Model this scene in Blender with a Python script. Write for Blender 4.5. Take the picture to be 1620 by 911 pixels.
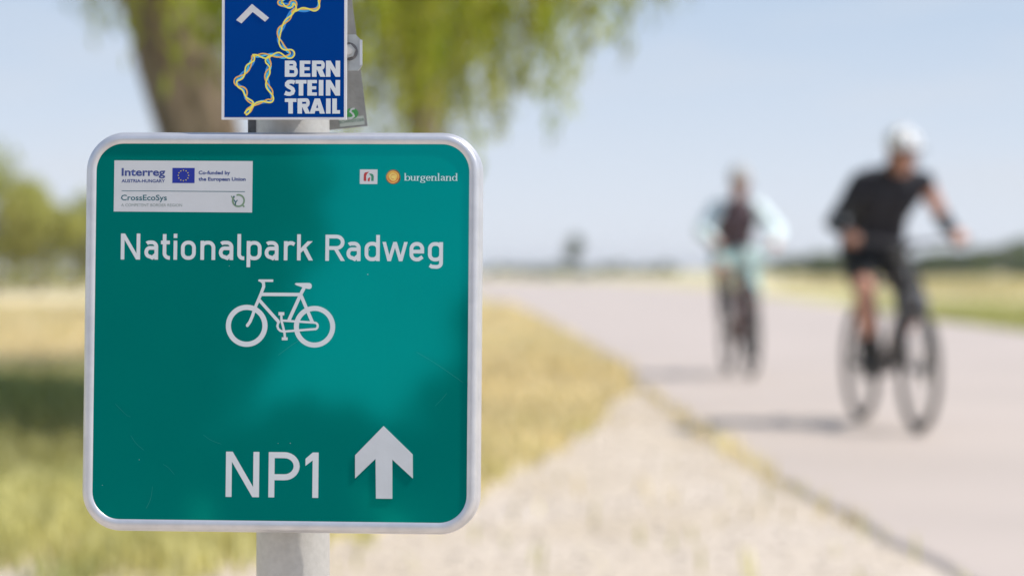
import bpy, bmesh, math, random
import numpy as np
from mathutils import Vector, Matrix, Euler

random.seed(7); rng = np.random.default_rng(7)
S = bpy.context.scene
for o in list(bpy.data.objects): bpy.data.objects.remove(o)
COL = S.collection
R = math.radians

# ------------------------------------------------------------------ camera
FPX, HOR, CAMH = 3825.0, 427.0, 0.90          # focal length and horizon of the 1620x911 photograph
PITCH = math.atan((HOR - 455.5) / FPX)         # slightly downwards
cam = bpy.data.cameras.new('camera'); camo = bpy.data.objects.new('camera', cam); COL.objects.link(camo)
cam.lens = 85; cam.sensor_width = 36; cam.clip_start = 0.05; cam.clip_end = 6000
camo.location = (0, 0, CAMH); camo.rotation_euler = (R(90) + PITCH, 0, 0)
cam.dof.use_dof = True; cam.dof.focus_distance = 2.0; cam.dof.aperture_fstop = 4.1
S.camera = camo

# ------------------------------------------------------------------ sky and sun
SUN_EL, SUN_AZ = R(54), R(100)                  # azimuth measured from +Y (view direction) towards +X
w = bpy.data.worlds.new('World'); S.world = w; w.use_nodes = True
nt = w.node_tree; nt.nodes.clear()
sky = nt.nodes.new('ShaderNodeTexSky'); sky.sky_type = 'NISHITA'; sky.sun_disc = False
sky.sun_elevation = SUN_EL; sky.sun_rotation = SUN_AZ
sky.altitude = 100; sky.air_density = 1.0; sky.dust_density = 0.3; sky.ozone_density = 3.0
bg = nt.nodes.new('ShaderNodeBackground'); bg.inputs['Strength'].default_value = 0.10
wo = nt.nodes.new('ShaderNodeOutputWorld')
# pale summer haze low in the sky, the same all the way round
tcw = nt.nodes.new('ShaderNodeTexCoord'); sxyz = nt.nodes.new('ShaderNodeSeparateXYZ'); nt.links.new(tcw.outputs['Generated'], sxyz.inputs[0])
hz = nt.nodes.new('ShaderNodeValToRGB'); nt.links.new(sxyz.outputs['Z'], hz.inputs[0])
hz.color_ramp.elements[0].position = 0.0; hz.color_ramp.elements[0].color = (.485,.515,.58,1); hz.color_ramp.elements[1].position = .12; hz.color_ramp.elements[1].color = (.315,.388,.495,1)
hf_ = nt.nodes.new('ShaderNodeMapRange'); hf_.inputs['From Min'].default_value = .1; hf_.inputs['From Max'].default_value = .7; hf_.inputs['To Min'].default_value = .92; hf_.inputs['To Max'].default_value = .15
nt.links.new(sxyz.outputs['Z'], hf_.inputs['Value'])
hs = nt.nodes.new('ShaderNodeVectorMath'); hs.operation = 'SCALE'; hs.inputs['Scale'].default_value = 10; nt.links.new(hz.outputs[0], hs.inputs[0])
hm = nt.nodes.new('ShaderNodeMix'); hm.data_type = 'RGBA'; nt.links.new(hf_.outputs[0], hm.inputs['Factor']); nt.links.new(sky.outputs[0], hm.inputs['A']); nt.links.new(hs.outputs[0], hm.inputs['B'])
# very faint thin cloud
cm = nt.nodes.new('ShaderNodeMapping'); cm.inputs['Scale'].default_value = (5,5,22); nt.links.new(tcw.outputs['Generated'], cm.inputs[0])
cn = nt.nodes.new('ShaderNodeTexNoise'); cn.inputs['Scale'].default_value = 1.6; cn.inputs['Detail'].default_value = 5; nt.links.new(cm.outputs[0], cn.inputs['Vector'])
cr = nt.nodes.new('ShaderNodeMapRange'); cr.inputs['From Min'].default_value = .5; cr.inputs['From Max'].default_value = .75; cr.inputs['To Max'].default_value = .45; nt.links.new(cn.outputs['Fac'], cr.inputs['Value'])
cx_ = nt.nodes.new('ShaderNodeMix'); cx_.data_type = 'RGBA'; cx_.inputs['B'].default_value = (4.6,4.75,5.1,1); nt.links.new(cr.outputs[0], cx_.inputs['Factor']); nt.links.new(hm.outputs['Result'], cx_.inputs['A'])
nt.links.new(cx_.outputs['Result'], bg.inputs['Color']); nt.links.new(bg.outputs[0], wo.inputs['Surface'])
sd = Vector((math.sin(SUN_AZ)*math.cos(SUN_EL), math.cos(SUN_AZ)*math.cos(SUN_EL), math.sin(SUN_EL)))
sl = bpy.data.lights.new('sun', 'SUN'); sl.energy = 3.6; sl.angle = R(0.53); sl.color = (1.0, 0.93, 0.83)
so = bpy.data.objects.new('sun', sl); COL.objects.link(so)
so.rotation_euler = sd.to_track_quat('Z', 'Y').to_euler(); so.location = (20, 5, 40)
S.view_settings.view_transform = 'Standard'; S.view_settings.look = 'None'
S.view_settings.exposure = 0.70; S.view_settings.gamma = 1; S.view_settings.use_curve_mapping = False
S.cycles.use_denoising = True
S.cycles.max_bounces = 6; S.cycles.transparent_max_bounces = 8

# ------------------------------------------------------------------ helpers
def ray(px, py):
    v = Vector(((px - 810) / FPX, (455.5 - py) / FPX, -1.0))
    return Euler((R(90) + PITCH, 0, 0)).to_matrix() @ v
def at(px, py, Y):                             # the point on a pixel's line of sight at depth Y
    d = ray(px, py); return Vector((0, 0, CAMH)) + d * (Y / d.y)
def ground(px, py, z=0.0):                     # the point where it meets the ground
    d = ray(px, py); return Vector((0, 0, CAMH)) + d * ((z - CAMH) / d.z)

def tag(o, label=None, cat=None, group=None, kind=None):
    if label: o['label'] = label
    if cat: o['category'] = cat
    if group: o['group'] = group
    if kind: o['kind'] = kind
    return o
def empty(name, loc=(0,0,0), rot=(0,0,0), **k):
    o = bpy.data.objects.new(name, None); COL.objects.link(o); o.empty_display_size = .1
    o.location = loc; o.rotation_euler = rot; tag(o, **k); return o
def link(name, me, m, parent=None, smooth=False):
    o = bpy.data.objects.new(name, me); COL.objects.link(o)
    if m is not None and not me.materials: me.materials.append(m)
    if parent: o.parent = parent
    if smooth: me.polygons.foreach_set('use_smooth', [True]*len(me.polygons))
    return o
def mesh(v, f, name='m'):
    me = bpy.data.meshes.new(name); me.from_pydata([tuple(p) for p in v], [], f); me.update(); return me
def obj(name, v, f, m, parent=None, smooth=False):
    return link(name, mesh(v, f, name), m, parent, smooth)
class MB:
    def __init__(s): s.v = []; s.f = []
    def add(s, v, f):
        n = len(s.v); s.v += [tuple(p) for p in v]; s.f += [tuple(i+n for i in q) for q in f]; return s
    def box(s, c, d, M=None):
        v = [(c[0]+a*d[0]/2, c[1]+b*d[1]/2, c[2]+e*d[2]/2) for a in (-1,1) for b in (-1,1) for e in (-1,1)]
        if M is not None: v = [M @ Vector(p) for p in v]
        return s.add(v, [(0,1,3,2),(4,6,7,5),(0,4,5,1),(2,3,7,6),(0,2,6,4),(1,5,7,3)])
    def tube(s, pts, rad, n=10, cap=True, closed=False):
        pts = [Vector(p) for p in pts]
        if not hasattr(rad, '__len__'): rad = [rad]*len(pts)
        v = []; f = []; m = len(pts); prev = None
        for i, p in enumerate(pts):
            if closed: t = pts[(i+1)%m] - pts[i-1]
            else: t = pts[min(i+1,m-1)] - pts[max(i-1,0)]
            t.normalize()
            if prev is None:
                a = Vector((0,0,1)) if abs(t.z) < .9 else Vector((1,0,0))
            else: a = prev
            b = t.cross(a).normalized(); a = b.cross(t).normalized(); prev = a
            for k in range(n):
                q = 2*math.pi*k/n; v.append(p + (a*math.cos(q) + b*math.sin(q))*rad[i])
        for i in range(m if closed else m-1):
            j = (i+1) % m
            for k in range(n): f.append((i*n+k, i*n+(k+1)%n, j*n+(k+1)%n, j*n+k))
        if cap and not closed: f.append(tuple(range(n))[::-1]); f.append(tuple((m-1)*n+k for k in range(n)))
        return s.add(v, f)
    def ell(s, c, r, M=None, nu=16, nv=10):
        c = Vector(c); v = []; f = []
        for j in range(nv+1):
            th = math.pi*j/nv
            for i in range(nu):
                ph = 2*math.pi*i/nu
                p = Vector((r[0]*math.sin(th)*math.cos(ph), r[1]*math.sin(th)*math.sin(ph), r[2]*math.cos(th)))
                v.append(c + (M @ p if M is not None else p))
        for j in range(nv):
            for i in range(nu): f.append((j*nu+i, (j+1)*nu+i, (j+1)*nu+(i+1)%nu, j*nu+(i+1)%nu))
        return s.add(v, f)
    def caps(s, p0, r0, p1, r1, n=14):             # tapered capsule, closed
        p0 = Vector(p0); p1 = Vector(p1); t = (p1-p0).normalized()
        pts = []; rad = []
        for k in range(5):
            q = math.pi/2*(k+.3)/5; pts.append(p0 - t*r0*math.cos(q)); rad.append(r0*math.sin(q))
        for k in range(5):
            q = math.pi/2*(4.7-k)/5; pts.append(p1 + t*r1*math.cos(q)); rad.append(r1*math.sin(q))
        return s.tube(pts, rad, n)
    def chain(s, pts, rads):
        for i in range(len(pts)-1): s.caps(pts[i], rads[i], pts[i+1], rads[i+1])
        return s
    def build(s, name, m, parent=None, smooth=True): return obj(name, s.v, s.f, m, parent, smooth)
    def remesh(s, name, m, parent=None, voxel=.01, smooth=6):
        me = mesh(s.v, s.f, name); t = bpy.data.objects.new('tmp', me); COL.objects.link(t)
        a = t.modifiers.new('r', 'REMESH'); a.mode = 'VOXEL'; a.voxel_size = voxel
        b = t.modifiers.new('s', 'SMOOTH'); b.factor = .5; b.iterations = smooth
        dg = bpy.context.evaluated_depsgraph_get(); dg.update()
        nm = bpy.data.meshes.new_from_object(t.evaluated_get(dg)); nm.name = name
        bpy.data.objects.remove(t); nm.materials.clear()
        return link(name, nm, m, parent, True)

# ------------------------------------------------------------------ materials
def mat(name, c, rough=.6, metal=0., c2=None, scale=20., bump=0., bscale=None, coat=0., coatr=.1, spec=.5, detail=4, stretch=None, rvar=0.):
    m = bpy.data.materials.new(name); m.use_nodes = True; t = m.node_tree; b = t.nodes['Principled BSDF']
    b.inputs['Base Color'].default_value = (*c, 1); b.inputs['Roughness'].default_value = rough
    b.inputs['Metallic'].default_value = metal; b.inputs['Specular IOR Level'].default_value = spec
    b.inputs['Coat Weight'].default_value = coat; b.inputs['Coat Roughness'].default_value = coatr
    tc = t.nodes.new('ShaderNodeTexCoord'); src = tc.outputs['Object']
    if stretch:
        mp = t.nodes.new('ShaderNodeMapping'); mp.inputs['Scale'].default_value = stretch
        t.links.new(src, mp.inputs[0]); src = mp.outputs[0]
    if c2 is None: c2 = tuple(x*.85 for x in c)
    n = t.nodes.new('ShaderNodeTexNoise'); n.inputs['Scale'].default_value = scale; n.inputs['Detail'].default_value = detail
    t.links.new(src, n.inputs['Vector'])
    r = t.nodes.new('ShaderNodeValToRGB'); e = r.color_ramp.elements
    e[0].position = .35; e[0].color = (*c, 1); e[1].position = .65; e[1].color = (*c2, 1)
    t.links.new(n.outputs['Fac'], r.inputs[0]); t.links.new(r.outputs[0], b.inputs['Base Color'])
    if rvar:
        mr = t.nodes.new('ShaderNodeMapRange'); mr.inputs['To Min'].default_value = rough-rvar; mr.inputs['To Max'].default_value = rough+rvar
        t.links.new(n.outputs['Fac'], mr.inputs['Value']); t.links.new(mr.outputs[0], b.inputs['Roughness'])
    if bump:
        n2 = t.nodes.new('ShaderNodeTexNoise'); n2.inputs['Scale'].default_value = bscale or scale*3; n2.inputs['Detail'].default_value = 6
        t.links.new(src, n2.inputs['Vector'])
        bp = t.nodes.new('ShaderNodeBump'); bp.inputs['Strength'].default_value = bump; bp.inputs['Distance'].default_value = .02
        t.links.new(n2.outputs['Fac'], bp.inputs['Height']); t.links.new(bp.outputs[0], b.inputs['Normal'])
    return m
def leafmat(name, trans=.5, tint=(1.15,1.1,.6)):
    m = bpy.data.materials.new(name); m.use_nodes = True; t = m.node_tree; t.nodes.clear()
    a = t.nodes.new('ShaderNodeAttribute'); a.attribute_name = 'col'
    d = t.nodes.new('ShaderNodeBsdfDiffuse'); tr = t.nodes.new('ShaderNodeBsdfTranslucent')
    mu = t.nodes.new('ShaderNodeMixRGB'); mu.blend_type = 'MULTIPLY'; mu.inputs[0].default_value = 1; mu.inputs[2].default_value = (*tint, 1)
    mx = t.nodes.new('ShaderNodeMixShader'); mx.inputs[0].default_value = trans
    o = t.nodes.new('ShaderNodeOutputMaterial')
    t.links.new(a.outputs['Color'], d.inputs[0]); t.links.new(a.outputs['Color'], mu.inputs[1]); t.links.new(mu.outputs[0], tr.inputs[0])
    t.links.new(d.outputs[0], mx.inputs[1]); t.links.new(tr.outputs[0], mx.inputs[2]); t.links.new(mx.outputs[0], o.inputs[0])
    return m

def signface(name, c, specks=True, coat_ior=1.3, coat_r=.09, metal=.5):
    m = mat(name, c, .05, metal, tuple(x*.96 for x in c), 9, coat=.0, coatr=coat_r, spec=.03)
    t = m.node_tree; b = t.nodes['Principled BSDF']; b.inputs['Coat IOR'].default_value = coat_ior
    if specks:
        tc = [n for n in t.nodes if n.type == 'TEX_COORD'][0]
        vo = t.nodes.new('ShaderNodeTexVoronoi'); vo.inputs['Scale'].default_value = 95; t.links.new(tc.outputs['Object'], vo.inputs['Vector'])
        lt = t.nodes.new('ShaderNodeMath'); lt.operation = 'LESS_THAN'; lt.inputs[1].default_value = .035
        t.links.new(vo.outputs['Distance'], lt.inputs[0])
        sp = t.nodes.new('ShaderNodeSeparateColor'); t.links.new(vo.outputs['Color'], sp.inputs[0])
        gt = t.nodes.new('ShaderNodeMath'); gt.operation = 'GREATER_THAN'; gt.inputs[1].default_value = .84; t.links.new(sp.outputs[0], gt.inputs[0])
        mu = t.nodes.new('ShaderNodeMath'); mu.operation = 'MULTIPLY'; t.links.new(lt.outputs[0], mu.inputs[0]); t.links.new(gt.outputs[0], mu.inputs[1])
        rp = [n for n in t.nodes if n.type == 'VALTORGB'][0]
        mx = t.nodes.new('ShaderNodeMixRGB'); mx.inputs[2].default_value = (.75,.8,.8,1)
        t.links.new(mu.outputs[0], mx.inputs[0]); t.links.new(rp.outputs[0], mx.inputs[1]); t.links.new(mx.outputs[0], b.inputs['Base Color'])
    return m
def ink(name, c): return mat(name, c, .45, 0, tuple(x*.95 for x in c), 40, coat=.6, coatr=.12)

M = {}
M['teal'] = signface('sign_teal', (.000, .305, .268), metal=.50)
M['blue'] = signface('sign_blue', (.000, .046, .245), metal=.3)
M['white'] = ink('print_white', (.64, .68, .71))
M['sticker'] = ink('sticker_white', (.58, .60, .63))
M['alu'] = mat('aluminium_edge', (.66,.66,.69), .38, .65, (.58,.585,.62), 60, bump=.02, bscale=300, rvar=.06)
M['galv'] = mat('galvanised_steel', (.52,.515,.505), .42, .4, (.47,.465,.455), 160, bump=.05, bscale=420, detail=6, rvar=.08)
M['galv_dark'] = mat('weathered_steel', (.20,.20,.21), .55, .6, (.13,.13,.14), 60, bump=.1)
M['plate'] = mat('plate_back', (.33,.325,.31), .5, .6, (.25,.245,.235), 35, bump=.05, bscale=200, rvar=.08)
M['zinc'] = mat('zinc_bolt', (.52,.52,.51), .33, .85, (.40,.40,.39), 80)
M['darkgap'] = mat('dark_steel', (.1,.1,.1), .5, .5)

# ------------------------------------------------------------------ ground, road, gravel
road_l = [(1.62,1.5),(1.52,4),(1.36,7.1),(1.18,10.4),(1.10,13.4),(1.05,17),(1.0,21),(.82,30),(.45,45),(-.3,70),(-2.4,105),(-9,160),(-30,235),(-70,300)]
road_r = [(8.6,-30),(8.2,1.5),(8.05,4),(7.9,7.1),(7.75,10.4),(7.6,13.4),(7.5,17),(7.45,21),(7.4,30),(7.6,42),(8.2,62),(8.9,85),(10,125),(7,190),(-20,265),(-65,330)]
road_l = [(1.7,-30)] + road_l
def interp(pts, Y):
    ys = [p[1] for p in pts]; return float(np.interp(Y, ys, [p[0] for p in pts]))
m_soil = mat('meadow_soil', (.52,.45,.26), .95, 0, (.60,.51,.33), .35, detail=8, stretch=(1,.45,1), bump=.4, bscale=5)
t = m_soil.node_tree                       # a second, larger growth pattern: fresh green against dry straw
tc = [n for n in t.nodes if n.type == 'TEX_COORD'][0]; b = t.nodes['Principled BSDF']; rp = [n for n in t.nodes if n.type == 'VALTORGB'][0]
mp = t.nodes.new('ShaderNodeMapping'); mp.inputs['Scale'].default_value = (.09,.06,1); t.links.new(tc.outputs['Object'], mp.inputs[0])
nz = t.nodes.new('ShaderNodeTexNoise'); nz.inputs['Scale'].default_value = 1; nz.inputs['Detail'].default_value = 5; t.links.new(mp.outputs[0], nz.inputs['Vector'])
r3 = t.nodes.new('ShaderNodeMapRange'); r3.inputs['From Min'].default_value = .47; r3.inputs['From Max'].default_value = .6; t.links.new(nz.outputs['Fac'], r3.inputs['Value'])
mx = t.nodes.new('ShaderNodeMixRGB'); mx.inputs[2].default_value = (.30,.31,.095,1)
t.links.new(r3.outputs[0], mx.inputs[0]); t.links.new(rp.outputs[0], mx.inputs[1]); t.links.new(mx.outputs[0], b.inputs['Base Color'])
m_asph = mat('pale_asphalt', (.462,.40,.362), .68, 0, (.42,.364,.33), .5, bump=.25, bscale=90, detail=8)
m_grav = mat('gravel', (.525,.465,.41), .95, 0, (.47,.40,.315), .9, bump=.12, bscale=40, detail=10)

VZ = -0.032                                    # the verge lies a little lower than the asphalt
gx = sorted(set([-3000,-800,-300] + list(range(-120,121,6)) + [300,800,3000])); gy = sorted(set([-800,-200,-60] + list(range(-30,151,4)) + [200,300,500,900,1500,3000,5000]))
gv = []; 
for y in gy:
    for x in gx: gv.append((x, y, VZ + (0 if abs(x) < 8 or y > 200 or abs(x) > 100 else .04*math.sin(x*.9+y*.3)+.03*math.sin(y*.7))))
nx = len(gx); gf = [(j*nx+i, j*nx+i+1, (j+1)*nx+i+1, (j+1)*nx+i) for j in range(len(gy)-1) for i in range(nx-1)]
tag(obj('meadow_ground', gv, gf, m_soil), kind='structure')

ys = sorted(set([p[1] for p in road_l]+[p[1] for p in road_r] + list(np.arange(-10,40,.35)) + list(np.arange(40,300,6))))
ys = [y for y in ys if y <= 300]
v = []; f = []
for y in ys:
    jl = .018*math.sin(y*5.1)+.013*math.sin(y*11.7+1)+.012*random.uniform(-1,1)
    xl = interp(road_l, y)+jl; xr = interp(road_r, y)+.02*math.sin(y*4)
    v += [(xl-.06,y,VZ-.02),(xl,y,-.004),(xl+.02,y,0),(xr-.02,y,0),(xr,y,-.004),(xr+.012,y,VZ-.05)]
for j in range(len(ys)-1):
    for k in range(5): a = j*6+k; f.append((a,a+1,a+7,a+6))
tag(obj('asphalt_road', v, f, m_asph), kind='structure')

edge_px = [(1005,617),(965,640),(935,690),(880,730),(800,768),(740,795),(600,842),(420,878),(250,905),(100,930)]
gp = [ground(*p, VZ) for p in edge_px]
gedge = [(p.x, p.y) for p in gp] + [(-4.5,6.0),(-8,5.2),(-14,5.0)]
def ragged(x): return .28*np.sin(x*3.1+1)+.22*np.sin(x*7.3)+.16*np.sin(x*17+2)+.12*np.sin(x*41)+.10*np.sin(x*73+1)
def grav_top(x):                               # depth at which the gravel ends, by x
    xs = [p[0] for p in gedge][::-1]; return float(np.interp(x, xs, [p[1] for p in gedge][::-1]))
v = []; f = []; cols = list(np.arange(-13,1.42,.03)); rows = 10
for x in cols:
    top = grav_top(x) + ragged(x)
    for k in range(rows+1):
        y = -20 + (top+20)*(k/rows)**.5
        xx = min(x, interp(road_l, y)+.01)
        v.append((xx, y, VZ+.006))
for i in range(len(cols)-1):
    for k in range(rows): a = i*(rows+1)+k; f.append((a,a+rows+1,a+rows+2,a+1))
tag(obj('gravel_path', v, f, m_grav), kind='structure')

def in_gravel(x, y): return y < grav_top(x) + ragged(x)
def in_road(x, y): return interp(road_l, y)-.01 < x < interp(road_r, y)+.03

# pebbles
ico = bmesh.new(); bmesh.ops.create_icosphere(ico, subdivisions=1, radius=1); iv = np.array([v.co[:] for v in ico.verts]); iff = [tuple(v.index for v in q.verts) for q in ico.faces]; ico.free()
pv = []; pf = []; pc = []; n = 0
while n < 5200:
    y = random.uniform(4.6, 19)**1.0; x = random.uniform(-.26*y-.6, 1.5)
    if x > interp(road_l,y)-.03 or not in_gravel(x,y): continue
    s = random.lognormvariate(-5.0,.45); s = min(s,.02)
    q = iv*np.array([s*random.uniform(.8,1.4), s*random.uniform(.8,1.4), s*random.uniform(.4,.8)])*(1+.25*rng.standard_normal((len(iv),1)))
    q = q + np.array([x, y, VZ+.008]); k = len(pv)*len(iv)
    pv.append(q); pf += [tuple(i+k for i in fc) for fc in iff]; c = random.uniform(.8,1.2); pc += [(.49*c,.43*c,.365*c,1)]*len(iff); n += 1
me = mesh(np.concatenate(pv).tolist(), pf); a = me.attributes.new('col','FLOAT_COLOR','FACE'); a.data.foreach_set('color', np.array(pc).ravel())
m_peb = mat('pebble', (.4,.36,.3), .9)
t = m_peb.node_tree; an = t.nodes.new('ShaderNodeAttribute'); an.attribute_name = 'col'; t.links.new(an.outputs['Color'], t.nodes['Principled BSDF'].inputs['Base Color'])
tag(link('loose_gravel', me, m_peb), 'pale loose stones scattered over the gravel path', 'gravel', kind='stuff')

# ------------------------------------------------------------------ grass
m_leaf = leafmat('foliage'); m_grass = leafmat('grass_blade', .35, (1.1,1.05,.6))
def ribbons(P, D, L, W, C, bend):
    """P base (n,3), D lean dir (n,2), L length, W width, C colour: blades of two quads/tri"""
    n = len(P); up = np.array([0,0,1.0])
    side = np.stack([-D[:,1], D[:,0], np.zeros(n)],1)*(W[:,None]/2)
    d3 = np.concatenate([D, np.zeros((n,1))],1)
    mid = P + up*(L*.6)[:,None] + d3*(L*bend*.3)[:,None]; tip = P + up*(L*(1-.3*bend))[:,None] + d3*(L*bend)[:,None]
    V = np.stack([P-side, P+side, mid-side*.7, mid+side*.7, tip], 1).reshape(-1,3)
    i = np.arange(n)*5
    F4 = np.stack([i,i+1,i+3,i+2],1); F3 = np.stack([i+2,i+3,i+4],1)
    me = bpy.data.meshes.new('blades'); me.vertices.add(len(V)); me.vertices.foreach_set('co', V.ravel())
    me.loops.add(n*7); lv = np.concatenate([F4,F3],1).ravel(); me.loops.foreach_set('vertex_index', lv)
    me.polygons.add(n*2); ls = np.stack([np.arange(n)*7, np.arange(n)*7+4],1).ravel(); me.polygons.foreach_set('loop_start', ls)
    me.update(calc_edges=True)
    a = me.attributes.new('col','FLOAT_COLOR','FACE'); a.data.foreach_set('color', np.repeat(np.concatenate([C,np.ones((n,1))],1),2,0).ravel())
    return me
def vnoise(x, y, s, seed=0):
    return .5+.25*(np.sin(x*s+1.3*seed+np.sin(y*s*.7+seed)*1.5)+np.sin(y*s*1.3+2.1*seed+np.sin(x*s*1.1)*1.2))
def meadow(n, x0f, x1f, ylo, yhi, power=1.0):
    y = ylo*(yhi/ylo)**rng.random(n); x = (x0f*y-1.2) + rng.random(n)*((x1f-x0f)*y+2.4)
    rl = np.interp(y,[p[1] for p in road_l],[p[0] for p in road_l]); rr = np.interp(y,[p[1] for p in road_r],[p[0] for p in road_r])
    keep = (x < rl-.02) | (x > rr+.03)
    xs = [p[0] for p in gedge][::-1]; gt = np.interp(x, xs, [p[1] for p in gedge][::-1])
    gd = y - gt - ragged(x); infr = (gd < 0) & (x < rl)
    keep &= (x > rl) | (gd < 0) | (rng.random(n) < .12+gd/2.6)
    dist = np.clip((rl - x)/.09, 0, 5)
    edge = (dist < 1) & (y > 7.6)                          # a thin fringe along the asphalt
    keep &= (~infr) | (edge & (rng.random(n) < .55*(1-dist)*np.clip((y-7)/5,0.1,1))) | (infr & (rng.random(n) < np.maximum(.003, .14+gd*.3)))
    return x[keep], y[keep]
x, y = meadow(430000, -.40, .36, 4.8, 60)
left = x < np.interp(y,[p[1] for p in road_l],[p[0] for p in road_l])
n = len(x); no = vnoise(x,y,1.1,1); no2 = vnoise(x,y,3.3,4)
lush = np.clip(1.2-np.abs(y-14.5)/4.2,0,1)*np.clip((-1.0-x)/1.2,0,1)*(.45+.8*no)    # taller fresh growth under the tree
lush = np.clip(lush + np.clip((12-y)/3,0,1)*np.clip(no2*1.5-.62,0,.7)*(x<-1.2),0,1); tall = lush*(y>11)
straw = np.clip((y-11)/9,0,1)*np.where(left,1,.35)
straw = np.clip(straw*(.6+.6*no2)+ .25*no2 + np.where(left & (y > 8.5), np.clip((x+1.0)/.7,0,1)*(.35+.5*no2), 0),0,1)
yg = np.array([.50,.485,.215]); gr = np.array([.28,.33,.13]); st = np.array([.67,.575,.385])
C = yg[None]*(1-straw[:,None]) + st[None]*straw[:,None]; C = C*(1-lush[:,None]) + gr[None]*lush[:,None]
right = ~left; C[right] = (np.array([.27,.33,.09])*(1-straw[:,None]*.7) + st*straw[:,None]*.7)[right]
C *= (.7+.6*rng.random((n,1)))*(.8+.4*no[:,None])
L = (.05+.07*rng.random(n))*(1+.5*no)*(1+2.6*tall)*np.where(y>20,1.4,1.0)
ang = rng.random(n)*2*np.pi; D = np.stack([np.cos(ang),np.sin(ang)],1)
P = np.stack([x,y,np.full(n,VZ-.004)],1)
tag(link('meadow_grass', ribbons(P,D,L,.006+.0011*y, C, .2+.6*rng.random(n)), m_grass), 'short dry yellow green grass of the meadow and verges', 'grass', kind='stuff')
# tall pale grass beyond the road
n = 26000; y = rng.uniform(78,135,n); x = rng.uniform(15,60,n); k = x > np.interp(y,[p[1] for p in road_r],[p[0] for p in road_r])+2.5; x=x[k]; y=y[k]; n=len(x)
ang = rng.random(n)*2*np.pi
C = np.array([.62,.56,.36])[None]*(.75+.5*rng.random((n,1)))
tag(link('tall_pale_grass', ribbons(np.stack([x,y,np.full(n,VZ)],1), np.stack([np.cos(ang),np.sin(ang)],1), .35+.4*rng.random(n), np.full(n,.09), C, .3*np.ones(n)), m_grass), 'tall pale straw coloured grass in the field beyond the road', 'grass', kind='stuff')

# ------------------------------------------------------------------ trees
def leafmesh(P, A, Ls, Ws, C):
    """leaf quads: centre P, axis A (unit), half sizes"""
    n = len(P); B = np.cross(A, rng.standard_normal((n,3))); B /= np.linalg.norm(B,axis=1)[:,None]+1e-9
    a = A*Ls[:,None]; b = B*Ws[:,None]
    V = np.stack([P-a, P+b-a*.1, P+a, P-b-a*.1],1).reshape(-1,3)
    me = bpy.data.meshes.new('leaves'); me.vertices.add(n*4); me.vertices.foreach_set('co', V.ravel())
    me.loops.add(n*4); me.loops.foreach_set('vertex_index', np.arange(n*4)); me.polygons.add(n); me.polygons.foreach_set('loop_start', np.arange(n)*4)
    me.update(calc_edges=True)
    at_ = me.attributes.new('col','FLOAT_COLOR','FACE'); at_.data.foreach_set('color', np.concatenate([C,np.ones((n,1))],1).ravel())
    return me
m_bark = mat('willow_bark', (.34,.27,.205), .95, 0, (.20,.15,.11), 7, bump=1., bscale=14, detail=8, stretch=(1,1,.22))
m_bark2 = mat('dark_bark', (.16,.12,.085), .95, 0, (.09,.07,.05), 9, bump=.8, bscale=20)
def trunk(name, pts, rads, m, parent, n=28, rough=.11):
    P = [Vector(p) for p in pts]; pp = []; rr = []
    for i in range(len(P)-1):
        for k in range(6):
            q = k/6; pp.append(P[i].lerp(P[i+1],q)); rr.append(rads[i]*(1-q)+rads[i+1]*q)
    pp.append(P[-1]); rr.append(rads[-1])
    mb = MB(); mb.tube(pp, rr, n)
    sm = random.random()*9
    for i,vv in enumerate(mb.v):
        c = pp[min(i//n, len(pp)-1)]; d = Vector(vv)-c
        a = math.atan2(d.y,d.x); s = 1+rough*(math.sin(a*5+vv[2]*1.7+sm)*.6+math.sin(a*9-vv[2]*3)*.4+.5*random.uniform(-1,1))
        mb.v[i] = tuple(c+d*s)
    return mb.build(name, m, parent)
HEM = [(-6,2.75),(-3.3,2.75),(-2.25,2.7),(-1.9,2.35),(-1.6,1.75),(-1.0,1.45),(-.45,1.42),(-.2,1.3),(.0,1.4),(.1,1.95),(.24,1.72),(.38,1.72),(.50,2.1),(.75,2.3),(1.1,2.45),(1.5,3.2),(2.5,4.6),(5,6)]
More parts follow.
